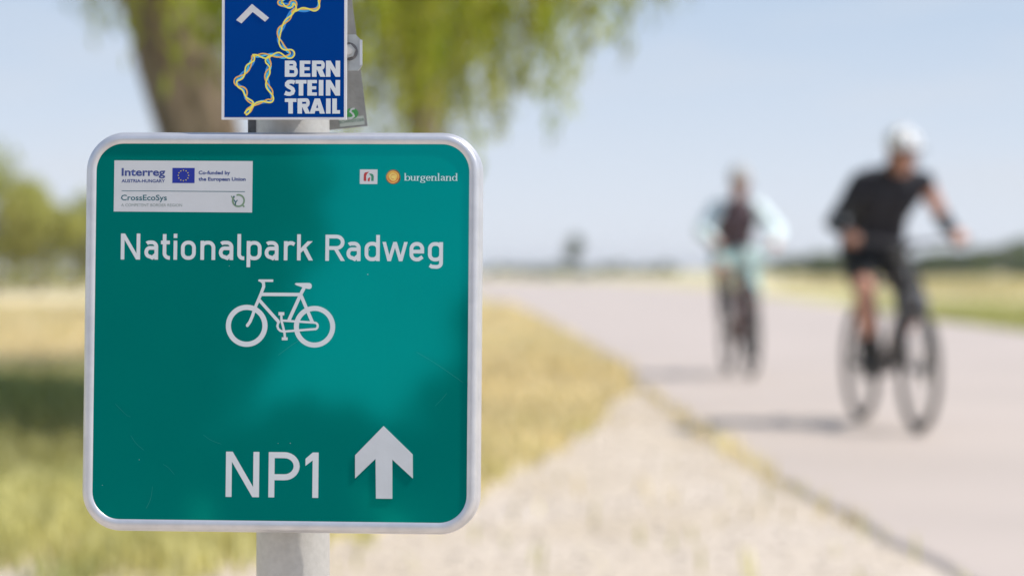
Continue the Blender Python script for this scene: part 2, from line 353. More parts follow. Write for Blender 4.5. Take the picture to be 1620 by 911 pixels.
def willow(label, base, lean, fork_h, r0, cx, cy, rad, top, nstr, hem, tone, seed):
    global rng
    rs = np.random.default_rng(seed); random.seed(seed)
    root = empty('willow_tree', base, label=label, cat='tree', group='willow trees behind the signpost')
    B = Vector(base)
    fk = Vector((lean, .1, fork_h))
    trunk('trunk', [(0,0,-.15),(.02*lean,0,.15),(lean*.42,.02,fork_h*.42),(lean*.78,.05,fork_h*.75),fk], [r0*1.45,r0*1.15,r0,r0*.93,r0*.85], m_bark, root)
    ends = []
    for k in range(6):
        a = 2*math.pi*k/6+.4; ex = Vector((cx-base[0]+math.cos(a)*rad*.55, cy-base[1]+math.sin(a)*rad*.55, top*random.uniform(.68,.88)))
        md = fk.lerp(ex,.5)+Vector((0,0,.5))
        trunk('limb', [fk-Vector((0,0,.15)), fk.lerp(md,.5)+Vector((0,0,.15)), md, ex], [r0*.55,r0*.4,r0*.27,r0*.1], m_bark, root, 10)
        ends.append(ex)
    # hanging strands
    PP=[];AA=[];LL=[];CC=[]; st = MB()
    for s in range(nstr):
        a = rs.random()*2*np.pi; rr_ = rad*np.sqrt(rs.random()); X = cx+rr_*math.cos(a); Y = cy+rr_*math.sin(a)*.52
        if s % 4 == 0: X = rs.uniform(-1.15,.75); rr_ = math.hypot(X-cx, Y-cy)*.9
        zt = 2.6+(top-2.6)*math.sqrt(max(0.05,1-(rr_/rad)**2))*rs.uniform(.65,1)
        h = np.interp(X,[p[0] for p in hem],[p[1] for p in hem])
        zb = max(h + abs(rs.normal(0,.42)) + (.5 if rs.random()<.3 else 0), zt-rs.uniform(1.3,4.2))
        if zb > zt-.3: continue
        m = int((zt-zb)/.032)+4; q = np.linspace(0,1,m)
        ox,oy = rs.normal(0,.18,2)
        sx = X+ox*q+.05*np.sin(q*7+s); sy = Y+oy*q+.05*np.cos(q*6+s); sz = zt-(zt-zb)*q
        p = np.stack([sx,sy,sz],1)+rs.normal(0,.035,(m,3))
        ax = np.stack([rs.normal(0,.5,m),rs.normal(0,.5,m),-np.ones(m)],1); ax/=np.linalg.norm(ax,axis=1)[:,None]
        PP.append(p);AA.append(ax);LL.append(rs.uniform(.04,.075,m))
        shade = rs.uniform(.7,1.3); mixc = rs.random()
        c = (np.array(tone[0])*(1-mixc)+np.array(tone[1])*mixc)*shade
        CC.append(c[None]*(.8+.4*rs.random((m,1))))
        if s % 3 == 0:
            st.tube([(sx[i]-base[0],sy[i]-base[1],sz[i]) for i in (0,m//2,m-1)], [.008,.006,.003], 4)
    P = np.concatenate(PP)-np.array([base[0],base[1],0]); L = np.concatenate(LL); A_ = np.concatenate(AA); C_ = np.concatenate(CC)
    # the crown is open on the trunk's sunny side: few leaves between the trunk and the sun
    Zq = P[:,2].copy()
    for _ in range(3): tq = (P[:,0]-lean*Zq/fork_h)/sd.x; Zq = P[:,2]-sd.z*tq
    Yq = P[:,1]-sd.y*tq
    gap = (tq > .15) & (np.abs(Yq) < .65) & (Zq > .6) & (Zq < 3.4) & (rs.random(len(P)) > .04)
    P = P[~gap]; L = L[~gap]; A_ = A_[~gap]; C_ = C_[~gap]
    link('crown', leafmesh(P-np.array([0,0,base[2]]), A_, L, L*.27, C_), m_leaf, root)
    tw = st.build('twig', m_bark2, root); tw['kind'] = 'stuff'
    return root
tb = ground(437, 662, VZ)
willow('big leaning willow with a thick brown trunk behind the green sign', (tb.x,tb.y,VZ), -1.05, 3.9, .255, -1.0, 13.4, 3.5, 7.2, 1350, HEM, [(.28,.36,.045),(.50,.52,.10)], 3)
tb2 = at(662, 300, 21); 
willow('farther willow with a thinner straight tan trunk beyond the leaning one', (tb2.x,tb2.y,VZ), .05, 3.6, .15, -1.1, 21, 2.6, 7.0, 480, [(-8,3),(-3,2.8),(-2.1,2.2),(-1.3,1.7),(-.6,1.6),(-.2,1.9),(.2,2.4),(.6,2.9),(1,3.4),(4,6)], [(.25,.31,.04),(.43,.44,.09)], 5)

m_shrubwood = mat('shrub_wood', (.14,.11,.08), .9)
def bushy(name, label, cat, base, width, height, clear, nleaf, leaf, tones, seed, group=None, depth=None, lobes=14, trunk_r=None):
    rs = np.random.default_rng(seed); random.seed(seed)
    root = empty(name, base, label=label, cat=cat, group=group)
    dp = depth or width
    trunk_r = trunk_r or width*.02
    hh = clear+(height-clear)*.5
    trunk('trunk', [(0,0,-.1),(0.02*width,0,hh*.5),(0,.02*width,hh)], [trunk_r*1.3,trunk_r,trunk_r*.6], m_shrubwood, root, 8)
    for k in range(4):
        a = k*1.6+seed; trunk('limb', [(0,0,hh*.55),(math.cos(a)*width*.14,math.sin(a)*dp*.14,hh*.95),(math.cos(a)*width*.27,math.sin(a)*dp*.27,clear+(height-clear)*.7)], [trunk_r*.6,trunk_r*.4,trunk_r*.15], m_shrubwood, root, 6)
    lc = []
    for k in range(lobes):
        u = rs.uniform(-1,1); a = rs.random()*2*np.pi; e = math.sqrt(1-u*u)
        lc.append((np.array([e*math.cos(a)*width*.32, e*math.sin(a)*dp*.32, clear+(height-clear)*(.5+.33*u)]), rs.uniform(.13,.24)))
    PP=[];CC=[]
    for c,r in lc:
        m = nleaf//lobes; d = rs.normal(0,1,(m,3)); d/=np.linalg.norm(d,axis=1)[:,None]; rad = r*(rs.random(m)**.4)[:,None]
        p = c + d*rad*np.array([width,dp,(height-clear)*1.05]); p[:,2] = np.maximum(p[:,2], clear*.6+.02)
        mixc = rs.random(); cc = (np.array(tones[0])*(1-mixc)+np.array(tones[1])*mixc)
        PP.append(p); CC.append(cc[None]*(.7+.6*rs.random((m,1))))
    P = np.concatenate(PP); n = len(P); A = rs.normal(0,1,(n,3)); A/=np.linalg.norm(A,axis=1)[:,None]
    L = leaf*rs.uniform(.6,1.3,n)
    link('crown', leafmesh(P, A, L, L*.6, np.concatenate(CC)), m_leaf, root)
    return root
YG = [(.34,.37,.12),(.52,.51,.2)]; DG = [(.085,.12,.05),(.15,.19,.075)]; BG = [(.11,.14,.11),(.16,.18,.13)]
def place(px, Y, z=VZ): p = at(px, 430, Y); return (p.x, Y, z)
G1 = 'trees across the meadow'
for a in [('tall rounded yellow green tree at the far side of the meadow', -10, 92, 4.6, 5.6, .8),
          ('lower spreading yellow green tree at the far side of the meadow, beside the tall one', 62, 96, 4.4, 3.9, .9),
          ('small loose pale tree between the meadow and the sky, next to the sign edge', 125, 100, 4.0, 4.2, .6),
          ('dark green tree at the far side of the meadow, beside the tall rounded one', -95, 98, 4.2, 5.0, .8)]:
    bushy('meadow_tree', a[0], 'tree', place(a[1],a[2]), a[3], a[4], a[5], 4200, .13, YG if 'dark' not in a[0] else DG, int(a[1])+200, G1)
bushy('distant_tree', 'small lone round tree far off where the road bends away', 'tree', place(910,255), 2.8, 4.6, .9, 800, .2, BG, 41)
# far shrubs standing beyond the field on the far side of the road and along the meadow
for k,(px,Y,wd,ht) in enumerate([(1245,235,7,1.9),(1290,230,8,2.6),(1340,228,8,2.7),(1395,226,8.5,2.5),(1450,222,8,2.3),(1500,218,8,2.7),(1548,212,8,3.0),(1592,205,8.5,3.4),(1640,200,8.5,3.7),(1690,196,8,3.5)]):
    bushy('hedge_shrub', 'dark green shrub in the hedge beyond the field across the road', 'shrub', place(px,Y), wd, ht, .15, 1500, .22, DG, 60+k, 'shrubs in the far hedge across the road', lobes=10)
for k,px in enumerate(range(772,1080,26)):
    bushy('field_shrub', 'low dark shrub in the thin far line where the road bends', 'shrub', place(px,300), 3.2, 1.25+.3*((k*7)%3), .1, 420, .2, DG, 90+k, 'low shrubs in the far line', lobes=7)
for k,px in enumerate(range(-30,150,24)):
    bushy('meadow_shrub', 'low olive shrub at the foot of the trees across the meadow', 'shrub', place(px,118), 1.7, .85+.15*(k%3), .05, 420, .1, YG, 130+k, 'low shrubs across the meadow', lobes=7)
# unseen bushes added and shaped to darken parts of the sign's reflection
bushy('added_reflection_evergreen', 'dense dark evergreen bush added unseen behind the viewer to darken the reflection in the sign', 'bush', (-4.05,-9.2,VZ), 3.1, 4.6, .0, 12000, .09, [(.03,.045,.02),(.05,.07,.03)], 200, lobes=22)
bushy('added_reflection_shrub', 'low loose shrub added unseen behind the viewer to shape the reflection in the sign', 'bush', (-1.15,-9.2,VZ), 2.0, 1.8, .0, 6000, .06, [(.04,.06,.02),(.07,.09,.03)], 202, lobes=9)
bushy('added_reflection_shrub', 'knee high dark shrub added between the evergreen bush and the loose shrub behind the viewer for the reflection in the sign', 'bush', (-2.35,-8.9,VZ), 1.5, 1.15, .0, 3500, .06, [(.035,.05,.02),(.06,.08,.03)], 203, lobes=9)


# ------------------------------------------------------------------ flat lettering and marks
def arc(cx, cy, rx, ry, a0, a1, n=10):
    return [(cx+rx*math.cos(R(a0+(a1-a0)*i/n)), cy+ry*math.sin(R(a0+(a1-a0)*i/n))) for i in range(n+1)]
class Print:
    """flat pieces in a face's own plane (u right, v up); every piece a hair above the one before"""
    step = 5.0e-6
    def __init__(s, y0=-.00006): s.y = y0; s.v = []; s.f = []
    def _poly(s, pts):
        k = len(s.v); s.v += [(p[0], s.y, p[1]) for p in pts]; return k
    def poly(s, pts):
        ar = sum(pts[i-1][0]*pts[i][1]-pts[i][0]*pts[i-1][1] for i in range(len(pts)))
        if ar < 0: pts = pts[::-1]
        k = s._poly(pts); s.f.append(tuple(range(k, k+len(pts)))); s.y -= s.step; return s
    def stroke(s, pts, t, closed=False, wfun=None):
        P = [Vector((p[0],p[1])) for p in pts]
        if not hasattr(t,'__len__'): P = [p for i,p in enumerate(P) if i == 0 or (p-P[i-1]).length > 2e-5]
        n = len(P); Lf=[]; Rt=[]
        for i in range(n):
            if closed: a = P[i]-P[i-1]; b = P[(i+1)%n]-P[i]
            else:
                a = P[i]-P[i-1] if i else P[1]-P[0]; b = P[i+1]-P[i] if i < n-1 else P[-1]-P[-2]
            a = a.normalized(); b = b.normalized(); na = Vector((-a.y,a.x)); nb = Vector((-b.y,b.x)); m = na+nb
            if m.length < 1e-6: m = na
            m = m.normalized(); c = max(.5, m.dot(na))
            tt = t
            if wfun: d = (a+b); tt = wfun(d.normalized() if d.length > 1e-6 else a)
            if hasattr(t,'__len__'): tt = t[i]
            Lf.append(P[i]+m*(tt/2/c)); Rt.append(P[i]-m*(tt/2/c))
        k = len(s.v)
        for a,b in zip(Lf,Rt): s.v += [(a.x,s.y,a.y),(b.x,s.y,b.y)]
        for i in range(n if closed else n-1):
            j = (i+1)%n; s.f.append((k+2*i, k+2*i+1, k+2*j+1, k+2*j))
        s.y -= s.step; return s
    def ring(s, c, r, t, n=48): return s.stroke(arc(c[0],c[1],r,r,0,360,n)[:-1], t, True)
    def disc(s, c, r, n=24): return s.poly(arc(c[0],c[1],r,r,0,360,n)[:-1])
    def build(s, name, m, parent): return obj(name, s.v, s.f, m, parent)

X_ = .735
def din(ch, W, t):
    h = t/2; X = X_; o = []
    st = lambda p, c=False: o.append(('s', p, c)); po = lambda p: o.append(('p', p))
    oval = lambda x0,x1,y0,y1,r: (arc(x1-r,y1-r,r,r,0,90,6)+arc(x0+r,y1-r,r,r,90,180,6)+arc(x0+r,y0+r,r,r,180,270,6)+arc(x1-r,y0+r,r,r,270,360,6))
    if ch == 'N':
        st([(h,0),(h,1)]); st([(W-h,0),(W-h,1)]); po([(0,1),(t*1.12,1),(W,0),(W-t*1.12,0)])
    elif ch == 'P' :
        st([(h,0),(h,1)]); st([(h,1-h)]+arc(W-h-.27,1-.31,.27,.31-h,90,-90,14)+[(h,.38+h)])
    elif ch == '1':
        st([(W-h,0),(W-h,1)]); po([(W-t*.98,1),(0,.86),(0,.70),(W-t*.9,.835)])
    elif ch == 'R':
        st([(h,0),(h,1)]); st([(h,1-h)]+arc(W-h-.255,1-.29,.235,.29-h,90,-90,14)+[(h,.42+h-.0)]); po([(W*.42,.46),(W*.42+t*1.08,.46),(W,0),(W-t*1.14,0)])
    elif ch == 'a':
        st([(W-h,0)]+arc(W-h-.17,X-h-.17,.17,.17,0,90,8)+arc(.2,X-h-.12,.14,.12,90,140,3))
        st([(W-h,.45)]+arc(.09+h+.05,.45-.165,.14,.165,90,270,12)+[(W*.58,h*1.05),(W-h,.22)])
    elif ch == 't':
        x0 = W*.40; st([(x0,.985)]+[(x0,.25)]+arc(x0+.19,.25,.19,.25-h,180,265,8)+[(W,h)]); st([(0,X-h),(W*.98,X-h)])
    elif ch == 'i':
        st([(W/2,0),(W/2,X)]); st([(W/2,.835),(W/2,1.0)])
    elif ch == 'l':
        st([(h,1),(h,.22)]+arc(h+.16,.22,.16,.22-h,180,265,7)+[(W,h)])
    elif ch == 'o': st(oval(h,W-h,h,X-h,.195), True)
    elif ch == 'n':
        st([(h,0),(h,X)]); st([(h,.52)]+arc(h+.2,.50,.2,X-h-.5,150,90,4)+arc(W-h-.19,X-h-.2,.19,.2,90,0,8)+[(W-h,0)])
    elif ch == 'p': st([(h,-.27),(h,X)]); st(oval(h,W-h,h,X-h,.19), True)
    elif ch == 'd': st([(W-h,0),(W-h,1)]); st(oval(h,W-h,h,X-h,.19), True)
    elif ch == 'g':
        st(oval(h,W-h,h,X-h,.19), True); st([(W-h,X),(W-h,-.06)]+arc(W-h-.17,-.06,.17,.15,0,-90,7)+[(.16,-.2),(.07,-.15)])
    elif ch == 'r':
        st([(h,0),(h,X)]); st([(h,.50)]+arc(h+.2,.50,.2,X-h-.5,160,80,6)+[(W,X-h-.05)])
    elif ch == 'k':
        st([(h,0),(h,1)]); po([(t*.9,.27),(t*.9,.45),(W*.66,X),(W*.98,X)]); po([(W*.34,.44),(W*.54,.54),(W,0),(W-t*1.15,0)])
    elif ch == 'w':
        s = t*.95
        for a,b in ((0,.235),(.50,.235),(.50,.765),(1,.765)):
            xa = a*(W-s)+s/2; xb = b*(W-s)+s/2; po([(xa-s/2,X),(xa+s/2,X),(xb+s/2,0),(xb-s/2,0)])
    elif ch == 'e':
        st([(h,.37),(W-h,.37)]); st([(W-h,.37-h)]+arc(W-h-.19,X-h-.2,.19,.2,0,90,8)+arc(h+.19,X-h-.2,.19,.2,90,180,8)+arc(h+.19,h+.2,.19,.2,180,270,8)+[(W*.62,h),(W-.06,.17)])
    return o
def put(pr, glyph, x, y, sx, sy, t):
    """glyph pieces in cap units placed at (x,y); vertical stems keep the same thickness"""
    for g in glyph:
        pts = [(x+p[0]*sx, y+p[1]*sy) for p in g[1]]
        if g[0] == 's': pr.stroke(pts, t, g[2])
        else: pr.poly(pts)

def fit_text(name, txt, x0, x1, base, cap, m, parent, y=-.0005, bold=0.):
    """plain sans lettering fitted to a width and a cap height"""
    def conv(s, off):
        c = bpy.data.curves.new('t','FONT'); c.body = s; c.offset = off; c.resolution_u = 3
        o = bpy.data.objects.new('t', c); COL.objects.link(o); dg = bpy.context.evaluated_depsgraph_get(); dg.update()
        me = bpy.data.meshes.new_from_object(o.evaluated_get(dg)); bpy.data.objects.remove(o); return me
    hm = conv('H', bold); hh = max(v.co.y for v in hm.vertices); me = conv(txt, bold)
    a = min(v.co.x for v in me.vertices); b = max(v.co.x for v in me.vertices)
    sx = (x1-x0)/(b-a); sy = cap/hh
    for v in me.vertices: v.co = (x0+(v.co.x-a)*sx, y, base+v.co.y*sy)
    me.materials.clear(); me.name = name
    # faces towards the viewer
    return link(name, me, m, parent)

def rrect(w2, h2, r, n=10):
    return arc(w2-r,h2-r,r,r,0,90,n)+arc(-w2+r,h2-r,r,r,90,180,n)+arc(-w2+r,-h2+r,r,r,180,270,n)+arc(w2-r,-h2+r,r,r,270,360,n)
def slab(name, pts, y0, y1, m, parent, bev=0.):
    """a flat piece cut to an outline, front at y0, back at y1"""
    n = len(pts); ar = sum(pts[i-1][0]*pts[i][1]-pts[i][0]*pts[i-1][1] for i in range(n))
    if ar < 0: pts = pts[::-1]
    v = [(p[0],y0,p[1]) for p in pts]+[(p[0],y1,p[1]) for p in pts]
    f = [tuple(range(n)), tuple(range(2*n-1,n-1,-1))]+[(i,i+n,(i+1)%n+n,(i+1)%n) for i in range(n)]
    return obj(name, v, f, m, parent)

def smooth(pts, it=3):
    for _ in range(it):
        q = [pts[0]]
        for a,b in zip(pts[:-1],pts[1:]): q += [(a[0]*.75+b[0]*.25,a[1]*.75+b[1]*.25),(a[0]*.25+b[0]*.75,a[1]*.25+b[1]*.75)]
        pts = q+[pts[-1]]
    return pts
# ------------------------------------------------------------------ the post
DS = 2.0; K = DS/FPX
POSTY = DS+.072
pc = at(463.6, 700, POSTY); PX = pc.x
post = empty('steel_post', (PX,POSTY,VZ), label='round galvanised steel post carrying the green and blue signs', cat='post')
mb = MB(); mb.tube([(0,0,-.1)]+[(0,0,z) for z in np.linspace(0,1.46,20)], .0314, 40); mb.build('pole', M['galv'], post)
mb = MB(); mb.tube([(0,0,1.46),(0,0,1.468),(0,0,1.472)], [.0318,.0318,.02], 32); mb.build('cap', M['darkgap'], post)

# ------------------------------------------------------------------ green route sign
sc_ = at(443.5, 525, DS)
SIGN_ROT = (R(-2.2), R(.3), R(-3.6))
sg = empty('route_sign', sc_, SIGN_ROT, label='green square cycle route sign with white lettering, bicycle and arrow', cat='sign')
U = lambda px: (px-443.5)*K
V_ = lambda py: (525-py)*K
HW = 313.5*K
slab('panel', rrect(HW-.0078, HW-.0078, .0235, 12), 0, .003, M['teal'], sg)
# rounded aluminium edge profile swept round the panel: (outward offset from inner edge, depth)
prof = [(-.0082,-.0002),(-.0078,-.0006),(-.0066,-.0012),(-.0045,-.0016),(-.0024,-.0013),(-.0008,-.0002),(0,.0016),(0,.004),(.0012,.0052),(.0018,.007),(.0018,.022),(.0006,.0236),(-.004,.024),(-.012,.024),(-.012,.0225),(-.001,.0222),(-.001,.004),(-.0075,.0035)]
n4 = 12; v = []; f = []
path = []
r = .031
for cx,cz,a0 in ((1,1,0),(-1,1,90),(-1,-1,180),(1,-1,270)):
    for i in range(n4+1):
        a = R(a0+90*i/n4); path.append((cx*(HW-r), cz*(HW-r), math.cos(a), math.sin(a)))
for (bx,bz,nx_,nz_) in path:
    for (po_,dy) in prof: v.append((bx+nx_*(r+po_), dy, bz+nz_*(r+po_)))
np_ = len(prof); N = len(path)
for i in range(N):
    for k in range(np_-1): j=(i+1)%N; f.append((i*np_+k, i*np_+k+1, j*np_+k+1, j*np_+k))
obj('edge_frame', v, f, M['alu'], sg, True)
# rear rail and clamps that hold it to the post
for zz in (.09,-.09):
    mb = MB(); mb.box((0,.0305,zz),(.20,.013,.028)); mb.build('rail', M['galv'], sg, False)
    mb = MB(); mb.tube([( U(463.6)+.0335*math.cos(a), .072+.0335*math.sin(a), zz) for a in np.linspace(R(200),R(-20),22)], .0035, 8); mb.build('clamp', M['galv_dark'], sg)

# Nationalpark Radweg, glyph by glyph at its own extents
q = 1/2.945; cap = (412-370.6)*K; t_ = 5.9*K
ext = [('N',48,140),('a',160,225),('t',238,281),('i',297,316),('o',333,403),('n',425,495),('a',512,580),('l',599,632),('p',643,713),('a',728,793),('r',818,868),('k',880,955),
       ('R',1013,1105),('a',1112,1178),('d',1197,1268),('w',1280,1398),('e',1407,1475),('g',1493,1563)]
def line_of(name, items, base):
    pr = Print()
    for ch,a,b in items:
        x0 = U(170+a*q); W = (b-a)*q*K/cap
        g = din(ch, W, t_/cap); put(pr, g, x0, V_(base), cap, cap, t_)
    return pr.build(name, M['white'], sg)
line_of('route_name_lettering', ext[:12], 411.7); line_of('route_name_lettering', ext[12:], 412.2)
# NP1
q2 = 1/3.361; cap2 = (785.8-714.4)*K; pr = Print()
for ch,a,b in (('N',131,310),('P',360,526),('1',557,627)):
    tt = 9.5*K; g = din(ch, (b-a)*q2*K/cap2, tt/cap2); put(pr, g, U(320+a*q2), V_(785.8), cap2, cap2, tt)
pr.build('route_number_lettering', M['white'], sg)
# bicycle
bz = lambda x,y: (U(340+x/7.01), V_(430+y/7.01)); k7 = K/7.01; pr = Print()
pr.ring(bz(348,600), 205*k7, 57*k7); pr.ring(bz(1107,605), 203*k7, 55*k7)
B_ = lambda pts, t, c=False: pr.stroke([bz(*p) for p in pts], t*k7, c)
B_([(530,112),(534,165),(505,245),(440,400),(412,490),(385,555),(352,602)], 34); pr.disc(bz(354,600), 14*k7, 14)
pr.poly([bz(*p) for p in ((470,96),(480,84),(640,84),(640,112),(548,112),(546,130),(514,130),(500,115),(476,106))])
B_([(512,250),(948,250)], 38); B_([(478,305),(708,556)], 36); B_([(988,172),(948,250),(818,540)], 38); B_([(952,258),(1085,562)], 38)
pr.poly([bz(*p) for p in ((880,134),(895,122),(1045,120),(1066,132),(1073,156),(1066,180),(1048,189),(1020,186),(975,172),(900,148))])
B_([(725,538),(900,548),(1105,560)]+[(1105+38*math.sin(R(a)),597-37*math.cos(R(a))) for a in range(20,161,20)]+[(1105,632),(760,661),(725,652),(702,630),(692,602),(698,572),(715,550)], 25)
B_([(734,470),(738,545),(772,668),(778,735)], 26); pr.poly([bz(*p) for p in ((703,445),(768,445),(768,482),(703,482))]); pr.poly([bz(*p) for p in ((743,724),(808,724),(808,757),(743,757))])
pr.build('bicycle_symbol', M['white'], sg)
# stuck-on arrow, a plate of its own thickness
ar = [(609.2,671.8),(655.6,715.9),(656.2,753.7),(623.5,724.2),(624,785.8),(598.2,785.8),(597,723.3),(564.9,754.5),(564.6,718)]
M['arrow'] = mat('arrow_plate', (.58,.61,.645), .4, 0, (.53,.56,.59), 30, coat=.3, bump=.015, bscale=250)
slab('arrow_plate', [(U(a),V_(b)) for a,b in ar], -.0009, .0001, M['arrow'], sg)
# funding sticker
stk = slab('sticker', [(U(174.3),V_(254)),(U(396.5),V_(254.6)),(U(396.3),V_(336.2)),(U(174.1),V_(335.4))], -.00008, .0002, M['sticker'], sg)
z6 = 1/6.23; sx_ = lambda x: U(160+x*z6); sy_ = lambda y: V_(240+y*z6)
M['navy'] = ink('ink_navy', (.012,.040,.21)); M['petrol'] = ink('ink_petrol', (.012,.11,.14)); M['sage'] = ink('ink_sage', (.17,.27,.17)); M['greyg'] = ink('ink_grey_green', (.24,.29,.27))
M['euro'] = ink('ink_flag_blue', (.003,.018,.30)); M['yellow'] = ink('ink_flag_yellow', (.70,.58,.06))
grad = ink('ink_fade', (.012,.04,.25)); t = grad.node_tree; g = t.nodes.new('ShaderNodeTexCoord'); sp = t.nodes.new('ShaderNodeSeparateXYZ'); rp = t.nodes.new('ShaderNodeValToRGB')
t.links.new(g.outputs['Generated'], sp.inputs[0]); t.links.new(sp.outputs['Z'], rp.inputs[0]); t.links.new(rp.outputs[0], t.nodes['Principled BSDF'].inputs['Base Color'])
e = rp.color_ramp.elements; e[0].position=.52; e[0].color=(.008,.03,.22,1); e[1].position=.95; e[1].color=(.28,.32,.38,1)
Y1 = -.00013
fit_text('sticker_lettering', 'Interreg', sx_(163), sx_(600), sy_(238), (238-163)*z6*K, grad, stk, Y1, .028)
fit_text('sticker_lettering', 'AUSTRIA-HUNGARY', sx_(163), sx_(598), sy_(305), 31*z6*K, M['navy'], stk, Y1, .022)
fit_text('sticker_lettering', 'Co-funded by', sx_(934), sx_(1250), sy_(223), 35*z6*K, M['navy'], stk, Y1, .03)
fit_text('sticker_lettering', 'the European Union', sx_(934), sx_(1405), sy_(286), 35*z6*K, M['navy'], stk, Y1, .03)
fit_text('sticker_lettering', 'CrossEcoSys', sx_(160), sx_(620), sy_(482), 54*z6*K, M['petrol'], stk, Y1, .015)
fit_text('sticker_lettering', 'A COMPETENT BORDER REGION', sx_(163), sx_(773), sy_(543), 28*z6*K, M['greyg'], stk, Y1, .0)
pr = Print(Y1); pr.poly([(sx_(165),sy_(386)),(sx_(1400),sy_(390)),(sx_(1400),sy_(396)),(sx_(165),sy_(391))]); pr.build('rule_line', M['petrol'], stk)
pr = Print(Y1); pr.poly([(sx_(672),sy_(160)),(sx_(895),sy_(160)),(sx_(895),sy_(310)),(sx_(672),sy_(310))]); pr.build('flag', M['euro'], stk)
pr = Print(Y1-.00008)
for k in range(12):
    a = R(30*k); cx = 783+52*math.cos(a); cy = 235+52*math.sin(a)
    pr.poly([(sx_(cx+(8.5 if j%2==0 else 3.6)*math.sin(R(36*j))), sy_(cy-(8.5 if j%2==0 else 3.6)*math.cos(R(36*j)))) for j in range(10)])
pr.build('flag_star', M['yellow'], stk)
pr = Print(Y1); pr.stroke([(sx_(1335+57*math.cos(R(a))), sy_(482-57*math.sin(R(a)))) for a in range(-220,111,10)], 17*z6*K); pr.stroke([(sx_(1372),sy_(520)),(sx_(1395),sy_(545))], 16*z6*K)
pr.stroke([(sx_(1262),sy_(436)),(sx_(1285),sy_(470)),(sx_(1298),sy_(485))], 11*z6*K); pr.build('leaf_ring_emblem', M['sage'], stk)
pr = Print(Y1-.00008); pr.disc((sx_(1290),sy_(443)), 9*z6*K, 10); pr.stroke([(sx_(1290),sy_(474)),(sx_(1308),sy_(500)),(sx_(1305),sy_(525))], 11*z6*K); pr.stroke([(sx_(1325),sy_(476)),(sx_(1308),sy_(502))], 10*z6*K); pr.build('figure_emblem', M['petrol'], stk)
# hairline scratches of use
M['scr'] = mat('scratch', (.003,.19,.17), .5)
for pts in ([(206,690),(214,703),(228,714)],[(258,735),(268,741),(277,752)],[(242,770),(240,790),(232,806)],[(440,562),(452,553),(468,541),(480,536)],[(660,555),(690,572),(735,603)],[(322,688),(334,697),(352,703)],[(690,640),(702,628),(709,619)],[(560,380),(563,392),(562,401)],[(180,640),(200,660),(206,661)]):
    pr = Print(-.00004); pr.stroke([(U(a),V_(b)) for a,b in smooth(pts,2)], [.15*K]+[.7*K]*(len(smooth(pts,2))-2)+[.15*K]); pr.build('scratch', M['scr'], sg)
# small marks at the top right
q8 = 1/8.526; ux = lambda x: U(550+x*q8); vy = lambda y: V_(250+y*q8); k8 = q8*K
lab = slab('emblem_sticker', [(ux(150),vy(148)),(ux(390),vy(148)),(ux(390),vy(345)),(ux(150),vy(345))], -.00008, .0002, M['sticker'], sg)
M['red'] = ink('ink_red', (.42,.02,.02)); M['green2'] = ink('ink_green', (.02,.22,.12)); M['orange'] = ink('ink_orange', (.62,.17,.02)); M['amber'] = ink('ink_amber', (.78,.46,.05)); M['maroon'] = ink('ink_maroon', (.16,.045,.02)); M['gold'] = ink('ink_gold', (.80,.60,.14))
pr = Print(Y1); pr.poly([(ux(a),vy(b)) for a,b in ((203,298),(205,215),(218,190),(278,178),(246,210),(236,240),(240,303),(220,305))]); pr.poly([(ux(a),vy(b)) for a,b in ((258,305),(262,268),(292,250),(284,308))]); pr.build('bird_emblem', M['red'], lab)
pr = Print(Y1); pr.poly([(ux(a),vy(b)) for a,b in ((270,205),(305,203),(332,216),(341,245),(338,303),(306,303),(307,245),(296,226))]); pr.build('bird_emblem', M['green2'], lab)
cx, cy = 605, 247
pr = Print(-.00006); pr.poly([(ux(cx+(98+4*math.sin(a*3))*math.cos(a)), vy(cy+(101+3*math.cos(a*2))*math.sin(a))) for a in np.linspace(0,2*math.pi,40)[:-1]]); disc = pr.build('sun_emblem', M['maroon'], sg)
for rr_, mm, dx, dy, yy in ((92,'orange',-4,0,-.00008),(78,'amber',3,-3,-.0001),(70,'orange',-4,3,-.00012),(54,'gold',-3,0,-.00014)):
    pr = Print(yy); pr.poly([(ux(cx+dx+(rr_+3*math.sin(a*3+rr_))*math.cos(a)), vy(cy+dy+(rr_+3*math.cos(a*2+rr_))*math.sin(a))) for a in np.linspace(0,2*math.pi,36)[:-1]]); pr.build('sun_ring', M[mm], disc)
for rr_, ph, mm in ((82,.6,'gold'),(62,2.4,'amber'),(40,4.,'amber'),(88,3.4,'maroon'),(30,1.2,'orange')):
    pr = Print(-.00017-rr_*2e-7); pr.stroke([(ux(cx+dx+rr_*math.cos(a)), vy(cy+rr_*.97*math.sin(a))) for a in np.linspace(ph,ph+4.2,24)], 5.5*k8); pr.build('sun_ring', M[mm], disc)
